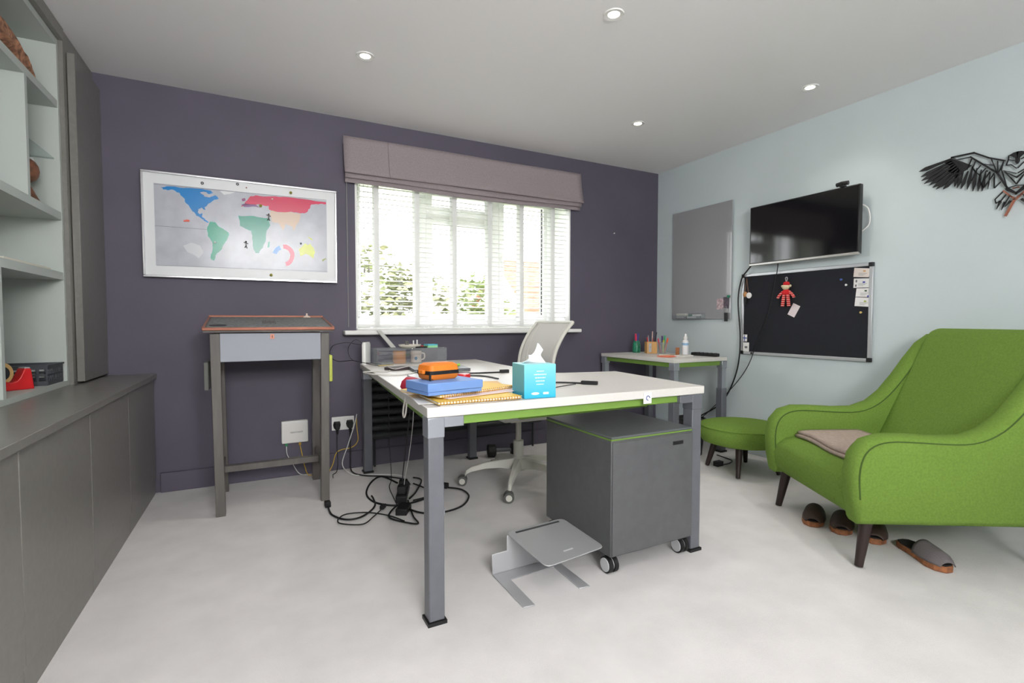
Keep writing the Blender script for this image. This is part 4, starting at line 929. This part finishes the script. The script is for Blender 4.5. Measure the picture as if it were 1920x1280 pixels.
B().tube(catmull([(-.015, -.02, .03), (-.04, -.05, .005), (-.054, -.065, -.02), (-.058, -.06, -.075), (-.06, -.045, -.095), (-.058, -.03, -.075), (-.054, -.05, -.015), (-.03, -.035, .02)], 6), .0035, 7).build('wrist_strap', mat('strap_grey', (200, 196, 190), .8), rp, smooth=True)
tag(put(B().lathe([(.005, 0), (.03, .001), (.033, .012), (.03, .026), (.005, .028)], 20).build('red_tape_measure', red, smooth=True), (.93, 2.30, DZ + E3), 0), 'round red plastic tape measure behind the blue box', 'tape measure')
# tissue box
tb_ = thing('tissue_box', 'turquoise cube tissue box with white lettering on the white desk', 'tissue box', (.95, 1.647, DZ + E3), R(-6))
tq = bpy.data.materials.new('turquoise_print'); tq.use_nodes = True; nt = tq.node_tree
tcn = nt.nodes.new('ShaderNodeTexCoord'); sp = nt.nodes.new('ShaderNodeSeparateXYZ'); cr = nt.nodes.new('ShaderNodeValToRGB'); mm = nt.nodes.new('ShaderNodeMath'); mm.operation = 'MULTIPLY'; mm.inputs[1].default_value = 8
nt.links.new(tcn.outputs['Object'], sp.inputs[0]); nt.links.new(sp.outputs[2], mm.inputs[0]); nt.links.new(mm.outputs[0], cr.inputs[0]); nt.links.new(cr.outputs[0], nt.nodes['Principled BSDF'].inputs['Base Color'])
cr.color_ramp.elements[0].color = lin((40, 178, 218)); cr.color_ramp.elements[1].color = lin((132, 212, 220)); nt.nodes['Principled BSDF'].inputs['Roughness'].default_value = .4
tbb = B().b2(-.064, .064, -.06, .06, 0, .125).build('carton', tq, tb_, bev=.002)
wpr = mat('white_print', (232, 246, 250), .5)
for i, (w_, z0) in enumerate(((.028, .098), (.05, .086), (.042, .074), (.036, .062), (.030, .050))):
    b = B(); random.seed(i); x = -w_ / 2
    while x < w_ / 2: l = random.uniform(.003, .008); b.b2(x, min(x + l, w_ / 2), -.0606, -.0602, z0, z0 + .0035); x += l + .002
    b.build('text_line', wpr, tbb)
B().loft([[(-.02 + .016 * math.cos(a * .524), -.0606, .018 + .005 * math.sin(a * .524)) for a in range(12)], [(-.02 + .016 * math.cos(a * .524), -.0602, .018 + .005 * math.sin(a * .524)) for a in range(12)]]).build('logo_mark', wpr, tbb)
B().b2(.012, .034, -.0606, -.0602, .014, .022).build('logo_mark', wpr, tbb)
B().loft([[(.034 * math.cos(a * .3142), .028 * math.sin(a * .3142), .1252) for a in range(20)], [(.034 * math.cos(a * .3142), .028 * math.sin(a * .3142), .1258) for a in range(20)]]).build('opening_film', mat('film', (200, 225, 230), .3), tbb)
b = B()
def tis(u, v):
    a = (u - .5) * 2
    return (-.004 + .042 * a * (1 - .45 * v) + .014 * v + .004 * math.sin(9 * u + 4 * v), .012 * math.sin(5 * u) * (1 - v) + .010 * math.cos(6 * v + 3 * u), .126 + v * (.066 - .028 * abs(a - .25) - .014 * math.sin(6 * u)))
b.grid(tis, 16, 10).build('tissue', mat('tissue_white', (250, 250, 250), .9), tb_, smooth=True, solid=.002)

# acrylic riser with things under and on it
RZ_ = DZ + .104
rs = thing('acrylic_riser', 'clear acrylic monitor riser at the window end of the desk', 'stand', (.965, 3.375, DZ + E3))
B().b2(-.235, .235, -.085, .085, .098, .104).build('top_shelf', clear, rs, bev=.002)
for s in (-1, 1): B().b2(s * .235 - .003, s * .235 + .003, -.085, .085, 0, .104).build('side_leg', clear, rs)
B().b2(-.232, .232, -.085, -.081, .0, .098).build('front_panel', glass('acrylic_front', (248, 250, 252), .10, .02, .04), rs)
jar = thing('amber_jar', 'amber glass jar candle under the clear riser', 'jar', (.895, 3.375, DZ + E3))
B().lathe([(.005, 0), (.042, 0), (.044, .008), (.044, .080), (.041, .084), (.005, .084)], 24).build('jar_body', mat('amber', (206, 132, 62), .25), jar, smooth=True)
mg = thing('printed_mug', 'cream mug with a blue drop print under the clear riser', 'mug', (1.01, 3.37, DZ + E3))
B().lathe([(.03, 0), (.036, .004), (.037, .082), (.034, .082), (.033, .01), (.004, .008)], 24).build('mug_body', mat('cream_print', (222, 206, 190), .4), mg, smooth=True)
B().lathe([(.0374, .02), (.0376, .05)], 24).bm.free() if False else None
B().ball((-.012, -.036, .032), (.010, .003, .012), 12, 6).build('blue_print', mat('print_blue', (90, 140, 180), .5), mg, smooth=True)
B().tube(catmull([(.035, 0, .066), (.058, 0, .06), (.058, 0, .03), (.036, 0, .018)], 5), .005, 8).build('handle', MATS['cream_print'], mg, smooth=True)
o = thing('white_modem', 'white upright modem beside the clear riser', 'router', (.682, 3.41, DZ + E3), R(-30))
B().loft([rrect(.013, .055, .008, 0), rrect(.013, .055, .008, .13), rrect(.009, .048, .006, .146)]).build('housing', white_gloss, o, smooth=True)
B().b2(-.02, .02, -.05, .05, 0, .004).build('foot', white_gloss, o, bev=.001)
mb = thing('metal_bracket', 'grey metal bar leaning against the window sill behind the clear riser', 'bar', (.83, 3.47, DZ + E3 + .1045))
B().loft([[(.025, -.03, .0), (.06, -.03, .0), (.06, -.016, .0), (.025, -.016, .0)], [(-.062, .012, .116), (-.03, .012, .116), (-.03, .026, .116), (-.062, .026, .116)]]).build('bar', mat('grey_bar', (182, 182, 178), .4, .4), mb, bev=.001)
rz_ = DZ + E3 + .1045
ty2 = thing('oval_dish', 'pale oval dish with oddments on the clear riser', 'dish', (.965, 3.365, rz_))
B().loft([[(.055 * math.cos(a * .2618), .045 * math.sin(a * .2618), 0) for a in range(24)], [(.075 * math.cos(a * .2618), .06 * math.sin(a * .2618), .012) for a in range(24)], [(.078 * math.cos(a * .2618), .062 * math.sin(a * .2618), .022) for a in range(24)], [(.072 * math.cos(a * .2618), .056 * math.sin(a * .2618), .022) for a in range(24)], [(.05 * math.cos(a * .2618), .04 * math.sin(a * .2618), .006) for a in range(24)]]).build('dish_body', mat('stoneware', (214, 208, 196), .6), ty2, smooth=True)
tag(put(B().b2(-.012, .012, -.01, .01, 0, .03).b2(-.008, .008, -.012, .012, .03, .038).build('metal_sharpener', mat('pewter', (120, 118, 116), .4, .5), bev=.004), (.945, 3.365, rz_ + .007), R(20)), 'small pewter block standing in the pale oval dish', 'ornament')
for i, (x, lb) in enumerate(((.992, 'short white chalk stick standing upright in the pale dish, next to the pewter block'), (1.015, 'short white chalk stick standing upright in the pale dish, at the rim'))):
    tag(put(B().cyl((0, 0, 0), (0, 0, .042), .0045, n=10).build('chalk_stick', white_gloss, smooth=True), (x, 3.37 - .008 * i, rz_ + .007 + .004 * i)), lb, 'chalk')
sn = thing('sticky_notes', 'pad of blue and green sticky notes on the clear riser', 'sticky notes', (1.105, 3.34, rz_), R(6))
B().b2(-.036, .036, -.036, .036, 0, .014).build('green_pad', mat('sticky_green', (150, 214, 160), .7), sn)
B().b2(-.036, .036, -.036, .036, .0142, .022).build('blue_pad', mat('sticky_blue', (90, 190, 214), .7), sn)
tag(put(B().b2(-.015, .015, -.006, .006, 0, .011).build('red_eraser', red, bev=.002), (1.07, 3.41, rz_), R(10)), 'small red eraser behind the sticky notes on the clear riser', 'eraser')
tag(put(B().cyl((-.045, 0, .005), (.035, 0, .005), .005, n=10).cyl((.035, 0, .005), (.048, 0, .005), .004, .001, n=10).build('black_pen', black_pl, smooth=True), (1.03, 3.302, rz_), R(12)), 'short black pen in front of the oval dish on the clear riser', 'pen')
# laptop, wallet, drive, cables
lt = thing('laptop', 'closed grey laptop on the desk behind the orange case', 'laptop', (.97, 2.78, DZ + E3), R(-8))
B().b2(-.16, .16, -.11, .11, .001, .010).build('base', mat('laptop_grey', (128, 130, 134), .35, .5), lt, bev=.003)
B().b2(-.16, .16, -.11, .11, .0105, .018).build('lid', mat('laptop_lid', (110, 112, 116), .35, .4), lt, bev=.003)
wl = thing('notepad', 'dark brown notepad with elastic loops beside the closed laptop', 'notebook', (.775, 2.93, DZ + E3), R(25))
B().b2(-.07, .07, -.05, .05, 0, .016).build('cover', mat('dark_brown_cover', (72, 62, 66), .6), wl, bev=.003)
B().tube(catmull([(-.075, -.04, .012), (-.08, 0, .02), (-.05, .045, .022), (.04, .03, .02), (.075, -.02, .014), (.02, -.05, .02), (-.05, -.052, .012)], 5, True), .0025, 6, closed=True).build('elastic_loop', mat('loop_grey', (196, 192, 188), .8), wl, smooth=True)
hd_ = thing('hard_drive', 'silver and black portable drive on the desk beside the red pouch', 'hard drive', (.73, 2.40, DZ + E3), R(-6))
B().b2(-.045, .045, -.065, .065, 0, .004).build('base', black_pl, hd_, bev=.001)
B().b2(-.044, .044, -.064, .064, .0042, .017).build('shell', mat('silver_shell', (190, 192, 194), .3, .6), hd_, bev=.003)
cz = DZ + .0045
cable('black_lead', 'black power lead across the desk ending in a plug by the tissue box side', [(.86, 2.62, cz), (.98, 2.55, cz), (1.06, 2.50, cz), (1.14, 2.49, cz), (1.225, 2.48, cz)], .0042, (26, 26, 28), plugs=((-1, (.05, .024, .018)),))
cable('black_lead', 'black lead curving from the red tape measure towards the manila envelope', [(.88, 2.40, cz), (.94, 2.42, cz), (1.0, 2.40, cz), (1.06, 2.33, cz), (1.07, 2.2, cz)], .004, (60, 62, 66))
cable('black_lead', 'black adapter lead lying on the desk beside the tissue box', [(1.02, 1.72, cz), (1.12, 1.87, cz), (1.22, 1.94, cz), (1.29, 1.90, cz), (1.33, 1.855, cz)], .004, (26, 26, 28), plugs=((-1, (.075, .02, .016)),))
cable('grey_lead', 'thin black lead beneath the adapter lead beside the tissue box', [(1.02, 1.69, cz), (1.1, 1.77, cz), (1.2, 1.82, cz), (1.28, 1.845, cz + .001)], .0022, (60, 60, 62))
cable('white_lead', 'pale lead looping over the left edge of the desk', [(.795, 2.69, cz), (.74, 2.62, cz), (.66, 2.60, cz), (.56, 2.66, cz + .004), (.54, 2.78, cz + .003), (.60, 2.84, cz), (.67, 2.80, cz), (.70, 2.85, cz)], .0036, (206, 202, 196))
cable('black_lead', 'thin black lead looping off the far left corner of the desk by the wall', [(.80, 3.25, cz), (.70, 3.22, cz + .002), (.58, 3.30, cz + .03), (.50, 3.42, .76), (.46, 3.47, .80), (.48, 3.46, .86), (.56, 3.44, .88), (.62, 3.42, .87), (.685, 3.39, .86)], .0022, (36, 36, 40))
cable('black_lead', 'second thin black lead hanging off the far left desk corner', [(.76, 3.31, cz), (.66, 3.38, cz + .01), (.59, 3.42, .77), (.57, 3.43, .84), (.62, 3.42, .90), (.69, 3.40, .84)], .0022, (36, 36, 40))
tag(put(B().b2(-.05, .05, -.012, .012, 0, .006).build('usb_stick', mat('gold_stick', (190, 168, 110), .4, .3), bev=.002), (.765, 3.215, DZ + E3), R(15)), 'small gold coloured stick at the foot of the clear riser', 'usb stick')
# hanging leads under the desk
cable('black_cable', 'black lead hanging straight down under the desk to the power strip', [(.742, 2.55, .697), (.745, 2.62, .5), (.75, 2.72, .3), (.76, 2.82, .12), (.77, 2.85, .055)], .003, (30, 30, 32))
cable('white_cable', 'thin white lead hanging under the desk edge into the cable heap', [(.735, 2.50, .697), (.745, 2.55, .5), (.755, 2.66, .3), (.765, 2.80, .10), (.78, 2.82, .055)], .0018, (214, 214, 212))
cable('black_cable', 'thin black lead hanging beside the radiator under the desk', [(.80, 3.30, .697), (.80, 3.3, .45), (.80, 3.28, .2), (.79, 3.2, .02), (.74, 3.05, .006), (.72, 2.9, .006), (.70, 2.7, .006)], .0025, (30, 30, 32))

# ------------------------------------------------------------------ cable heap on the carpet
ps = thing('power_strip', 'black power strip in the cable heap under the desk', 'power strip', (.775, 2.87, 0), R(70))
B().b2(-.13, .13, -.03, .03, 0, .04).build('strip_body', black_pl, ps, bev=.004)
for x in (-.07, .03): B().b2(x - .026, x + .026, -.024, .024, .0405, .085).build('plug', black_rub, ps, bev=.005)
tag(put(B().b2(-.055, .055, -.03, .03, 0, .035).build('power_adapter', black_pl, bev=.005), (.71, 2.62, 0), R(60)), 'black power adapter brick in the cable heap on the carpet', 'power adapter')
def fl(*px): return [tuple(onZ(x, y, .006)) for x, y in px]
fc = [('thick black lead forming the wide loop of the cable heap', fl((745, 905), (715, 893), (695, 905), (687, 925), (700, 940), (730, 947), (760, 945), (790, 937), (806, 930)), .0055),
      ('black lead with a plug lying on the carpet by the tall charcoal desk', fl((615, 950), (622, 965), (645, 974), (670, 972), (690, 962), (703, 948), (700, 935), (697, 930)), .005),
      ('thin black lead stretching in a flat loop towards the tall desk', fl((716, 955), (700, 970), (680, 984), (640, 983), (634, 975), (650, 965), (690, 962), (730, 968), (758, 978)), .0034),
      ('black lead making the sharp zigzag beside the desk leg', fl((752, 945), (738, 955), (729, 970), (745, 978), (783, 984), (775, 970), (768, 950), (765, 940)), .0045),
      ('black lead running under the desk to a socket near the chair', fl((838, 916), (865, 920), (879, 932), (868, 950), (836, 962), (800, 965), (775, 960), (755, 950)), .005),
      ('black lead arching from the power strip behind the desk leg', fl((775, 898), (790, 903), (780, 925), (768, 938)), .005),
      ('black lead crossing from the strip to the right of the cable heap', fl((775, 910), (795, 918), (805, 926), (800, 935), (775, 942)), .0045)]
for i, (lb, pts, r_) in enumerate(fc):
    pts = [(x, y, .006 + .0022 * i) for x, y, z_ in pts]
    cable('floor_lead', lb, pts, r_, (20, 20, 22), plugs=((0, (.04, .03, .03)),) if i in (1, 4) else (((0, (.045, .022, .02)),) if i == 2 else ()))
# dumbbell and waste bin
db = thing('dumbbell', 'black dumbbell on the carpet below the radiator', 'dumbbell', (1.68, 3.37, 0), R(-15))
B().cyl((-.11, 0, .05), (.11, 0, .05), .014, n=12).build('handle', steel_grey, db, smooth=True)
for s in (-1, 1): B().cyl((s * .06, 0, .05), (s * .12, 0, .05), .05, n=8).build('weight', black_rub, db, bev=.006)
bi = thing('waste_bin', 'black waste bin behind the desk leg and the green footstool', 'bin', (3.0, 2.78, 0))
b = B().lathe([(.005, 0), (.085, 0), (.105, .27), (.108, .275), (.1, .275), (.08, .006), (.005, .006)], 28); b.build('bin_body', black_pl, bi, smooth=True)
B().lathe([(.104, .268), (.112, .268), (.112, .280), (.104, .280), (.104, .268)], 28).build('rim', black_pl, bi, smooth=True)
cable('black_cable', 'black lead with a plug on the carpet beneath the green footstool', [(2.93, 2.44, .006), (3.02, 2.44, .006), (3.1, 2.48, .006), (3.12, 2.56, .006), (3.13, 2.64, .006)], .004, (24, 24, 26), plugs=((0, (.06, .04, .035)),))

# ------------------------------------------------------------------ things on the side table
TT = TZ + E3
def pen(x, y, z, tilt, az, col, ln, label, capcol=None, r_=.0045):
    t = thing('pen', label, 'pen', (x, y, z)); d = Vector((math.sin(tilt) * math.cos(az), math.sin(tilt) * math.sin(az), math.cos(tilt)))
    B().cyl((0, 0, 0), d * ln * .7, r_, n=10).build('barrel', mat('pen_%d_%d_%d' % tuple(col), col, .4), t, smooth=True)
    c2 = capcol or col
    B().cyl(d * ln * .7, d * ln, r_ * 1.15, r_ * .9, n=10).build('cap', mat('pen_%d_%d_%d' % tuple(c2), c2, .4), t, smooth=True)
gbx, gby = 3.075, 3.42
gv = thing('green_bottle', 'green patterned bottle-shaped pen pot in the corner of the side table', 'pen pot', (3.06, 3.47, TT))
B().lathe([(.005, 0), (.033, 0), (.036, .01), (.036, .06), (.030, .09), (.023, .105), (.021, .105), (.027, .08), (.031, .05), (.03, .006), (.004, .005)], 24).build('pot_body', mat('green_pattern', (44, 150, 116), .35, rgb2=(36, 84, 60), vscale=50), gv, smooth=True)
pen(3.055, 3.465, TT + .008, R(5), R(200), (214, 46, 92), .16, 'pink marker standing in the green pen pot', r_=.009)
pen(3.068, 3.478, TT + .008, R(6), R(-20), (60, 60, 170), .165, 'blue pen standing in the green pen pot')
wbx = thing('wooden_pen_box', 'wooden pen box shaped like a pencil sharpener on the side table', 'pen box', (3.10, 3.33, TT), R(-24))
pine = mat('pine', (206, 160, 100), .55, var=.08, vscale=40, stretch=(1, 1, .2))
for a in ((-.045, .045, -.033, -.028), (-.045, .045, .028, .033)): B().b2(a[0], a[1], a[2], a[3], .004, .1).build('side_panel', pine, wbx)
for s in (-1, 1): B().b2(s * .0425 - .0025, s * .0425 + .0025, -.028, .028, .004, .1).build('end_panel', pine, wbx)
B().b2(-.045, .045, -.033, .033, 0, .004).build('base_panel', pine, wbx)
B().b2(-.03, -.006, -.0355, -.033, .012, .088).build('blade_plate', alu, wbx, bev=.001)
B().cyl((-.018, -.0355, .055), (-.018, -.038, .055), .007, n=14).build('screw', steel_lt, wbx, smooth=True)
for i, (dx, dy, tl, az, c_, ln, lb, cc) in enumerate(((-.02, .0, 8, 160, (200, 40, 40), .135, 'red pencil in the wooden pen box', None), (-.005, .012, 6, 90, (150, 152, 160), .15, 'grey pen in the wooden pen box', None), (.012, .004, 5, 20, (236, 232, 226), .185, 'tall white pen in the wooden pen box', (222, 190, 176)), (.022, -.006, 12, 0, (34, 34, 40), .18, 'tall black pen in the wooden pen box', None), (.006, -.012, 4, 250, (170, 70, 60), .13, 'short brown pencil in the wooden pen box', None), (.03, .012, 9, 40, (60, 50, 90), .14, 'dark purple pen in the wooden pen box', None))):
    pen(3.10 + dx, 3.33 + dy, TT + .006, R(tl), R(az), c_, ln, lb, cc)
gl = thing('glass_tumbler', 'clear glass tumbler of felt pens on the side table', 'tumbler', (3.145, 3.235, TT))
B().lathe([(.004, 0), (.03, 0), (.038, .1), (.036, .1), (.028, .006), (.004, .005)], 24).build('glass_body', clear, gl, smooth=True)
for i, (dx, dy, tl, az, c_, ln, lb) in enumerate(((-.012, .006, 12, 150, (200, 60, 90), .125, 'crimson felt pen in the glass tumbler'), (-.004, -.01, 5, 240, (196, 200, 60), .11, 'yellow felt pen in the glass tumbler'), (.006, .006, 8, 60, (70, 50, 110), .145, 'violet felt pen in the glass tumbler'), (.012, .004, 10, 20, (60, 170, 110), .15, 'green felt pen in the glass tumbler'), (.014, -.006, 14, -20, (232, 96, 50), .13, 'orange felt pen in the glass tumbler'))):
    pen(3.145 + dx, 3.235 + dy, TT + .008, R(tl), R(az), c_, ln, lb, None, .0072)
sb = thing('spray_bottle', 'white cleaner bottle with blue label and pump on the side table', 'bottle', (3.155, 2.99, TT))
B().lathe([(.004, 0), (.024, 0), (.026, .004), (.026, .105), (.02, .122), (.012, .128), (.012, .132)], 24).build('bottle_body', mat('bottle_white', (236, 236, 238), .35), sb, smooth=True)
B().lathe([(.0264, .082), (.0266, .084), (.0266, .10), (.0264, .102)], 24).build('blue_label', mat('label_blue', (150, 190, 222), .5), sb, smooth=True)
B().lathe([(.016, .132), (.017, .134), (.016, .15), (.009, .156), (.008, .170), (.005, .176), (.001, .177)], 18).build('nozzle', white_gloss, sb, smooth=True)
tag(put(B().b2(-.012, .012, -.012, .012, 0, .062).build('wooden_block', mat('brown_block', (170, 112, 74), .6), bev=.003), (3.125, 3.045, TT), R(10)), 'small brown block standing behind the white bottle', 'block')
bc = thing('black_case', 'long black ridged case lying along the wall side of the side table', 'case', (3.235, 2.86, TT), R(4))
B().b2(-.025, .025, -.12, .12, 0, .026).build('case_body', black_pl, bc, bev=.008, seg=3)
for i in range(5): B().b2(-.0265, .0265, -.09 + i * .04, -.082 + i * .04, .004, .0275).build('ridge', black_rub, bc)
tag(put(B().b2(-.07, .07, -.10, .10, 0, .003).build('white_card', paper), (3.19, 2.885, TT - .0002), R(6)), 'flat white card under the black case and bottle', 'paper') if False else None
for i, (x, y, z_, rz, sx, sy, th, c_, lb) in enumerate(((2.91, 2.93, 0, 20, .16, .11, .004, (236, 120, 92), 'coral leaflet lowest in the fan of papers on the side table'), (2.925, 2.95, .0046, 5, .15, .10, .004, (240, 160, 130), 'pale coral leaflet on top of the fan of papers'), (2.99, 3.05, .0, 40, .10, .08, .010, (226, 220, 206), 'cream notepad behind the coral leaflets'), (3.02, 2.88, .0, 12, .13, .09, .012, (224, 222, 216), 'white notebook beside the cleaner bottle'))):
    tag(put(B().b2(-sx / 2, sx / 2, -sy / 2, sy / 2, 0, th).build('leaflet' if i < 2 else 'small_notebook', mat('leaf_%d' % i, c_, .6), bev=.001), (x, y, TT + z_), R(rz)), lb, 'leaflet' if i < 2 else 'notebook')

# ------------------------------------------------------------------ garden beyond the window
grass = mat('lawn', (118, 132, 84), .95, var=.15, vscale=2)
struct(B().b2(-14, 26, 4.3, 34, -.4, -.25).build('ground', grass))
def foliage(name, label, blobs, col, n, size, trunk=None, stem_z=-.25):
    x0 = sum(b_[0] for b_ in blobs) / len(blobs); y0 = sum(b_[1] for b_ in blobs) / len(blobs)
    t = thing(name, label, 'shrub' if 'shrub' in name else 'tree', (x0, y0, stem_z))
    b = B(); rnd = random.Random(len(blobs) * 31 + n)
    for k in range(n):
        c = rnd.choice(blobs); u = rnd.uniform(-1, 1); a = rnd.uniform(0, 6.283); s = math.sqrt(1 - u * u); q = rnd.uniform(.6, 1.05)
        p_ = Vector((c[0] - x0 + c[3] * s * math.cos(a) * q, c[1] - y0 + c[4] * s * math.sin(a) * q, max(c[2] - stem_z + c[5] * u * q, .02)))
        M = Matrix.Rotation(rnd.uniform(0, 6.28), 3, 'Z') @ Matrix.Rotation(rnd.uniform(-1.2, 1.2), 3, 'X'); z_ = size * rnd.uniform(.6, 1.3)
        b.face([b.bm.verts.new(p_ + M @ Vector(v)) for v in ((-z_ * .5, 0, 0), (0, -z_ * .3, z_ * .1), (z_ * .6, 0, 0), (0, z_ * .3, z_ * .1))])
    bmm = b.bm; me = bpy.data.meshes.new('foliage'); bmm.to_mesh(me); bmm.free(); me.materials.append(col)
    o = bpy.data.objects.new('foliage', me); COL.objects.link(o); o.parent = t; o['kind'] = 'stuff'
    B().cyl((0, 0, 0), (0, 0, max(.3, blobs[0][2] - stem_z)), .07, .04, 8).build('trunk', mat('trunk_bark', (120, 100, 84), .9), t)
lf1 = mat('leaf_olive', (100, 112, 66), .7, rgb2=(132, 126, 94), vscale=3); lf2 = mat('leaf_green', (108, 124, 66), .7, rgb2=(138, 142, 98), vscale=3); lf3 = mat('leaf_lime', (140, 158, 56), .7, var=.15, vscale=3)
foliage('garden_shrub', 'tall olive garden shrub seen through the left window pane', [(1.9, 7.2, .7, .75, .6, 1.0), (1.6, 7.4, 1.2, .6, .5, .9), (2.2, 7.3, 1.1, .55, .5, .85)], lf1, 2600, .12)
foliage('garden_shrub', 'green garden shrub seen through the middle window pane', [(3.6, 7.6, .6, .6, .6, .9), (3.4, 7.8, 1.0, .45, .5, .85)], lf2, 1800, .12)
foliage('garden_shrub', 'low green garden shrub towards the second window mullion', [(5.0, 8.6, .3, .6, .6, .6), (5.1, 9.0, .5, .5, .5, .6)], lf2, 1300, .12)
foliage('garden_tree', 'lime green young tree seen through the right window pane', [(7.2, 10.2, 1.3, .55, .5, 1.1), (7.4, 10.0, .5, .6, .5, .8)], lf3, 1500, .14)
foliage('garden_shrub', 'low lime shrub in front of the red-roofed house', [(6.2, 9.8, .1, .6, .5, .5)], lf3, 700, .12)
hs = thing('house', 'white gabled house with red tiled roof beyond the garden', 'house', (12.5, 20.5, -.25))
hw_ = mat('render_white', (232, 228, 220), .8); tile = mat('roof_tile', (140, 88, 70), .8, var=.15, vscale=6)
B().b2(-2.6, 4, -2.5, 2.5, 0, 1.9).build('wall', hw_, hs)
B().prism([(-2.5, 1.9), (2.5, 1.9), (0, 3.9)], -2.55, 3.95, 'x').build('gable', hw_, hs)
for r in range(9):
    y0 = -2.85 + r * .315; zz = 1.68 + r * .25
    B().loft([[(-2.8, y0, zz), (-2.8, y0 + .38, zz + .30), (-2.8, y0 + .38, zz + .36), (-2.8, y0, zz + .10)], [(4.2, y0, zz), (4.2, y0 + .38, zz + .30), (4.2, y0 + .38, zz + .36), (4.2, y0, zz + .10)]]).build('tile_course', tile, hs)
B().loft([[(-2.8, 2.85, 1.66), (-2.8, 0, 3.95), (-2.8, 0, 4.05), (-2.8, 2.85, 1.78)], [(4.2, 2.85, 1.66), (4.2, 0, 3.95), (4.2, 0, 4.05), (4.2, 2.85, 1.78)]]).build('rear_roof_slope', tile, hs)
for s in (-1,): B().loft([[(-2.86, s * 2.9, 1.6), (-2.86, 0, 3.92), (-2.86, 0, 4.12), (-2.86, s * 2.9, 1.8)], [(-2.8, s * 2.9, 1.6), (-2.8, 0, 3.92), (-2.8, 0, 4.12), (-2.8, s * 2.9, 1.8)]]).build('barge_board', white_pvc, hs)
wf = B().b2(-1.2, -.2, -2.54, -2.5, .5, 1.5).build('window', white_pvc, hs); B().b2(-1.1, -.3, -2.56, -2.54, .6, 1.4).build('pane', mat('far_glass', (90, 100, 110), .1), wf)
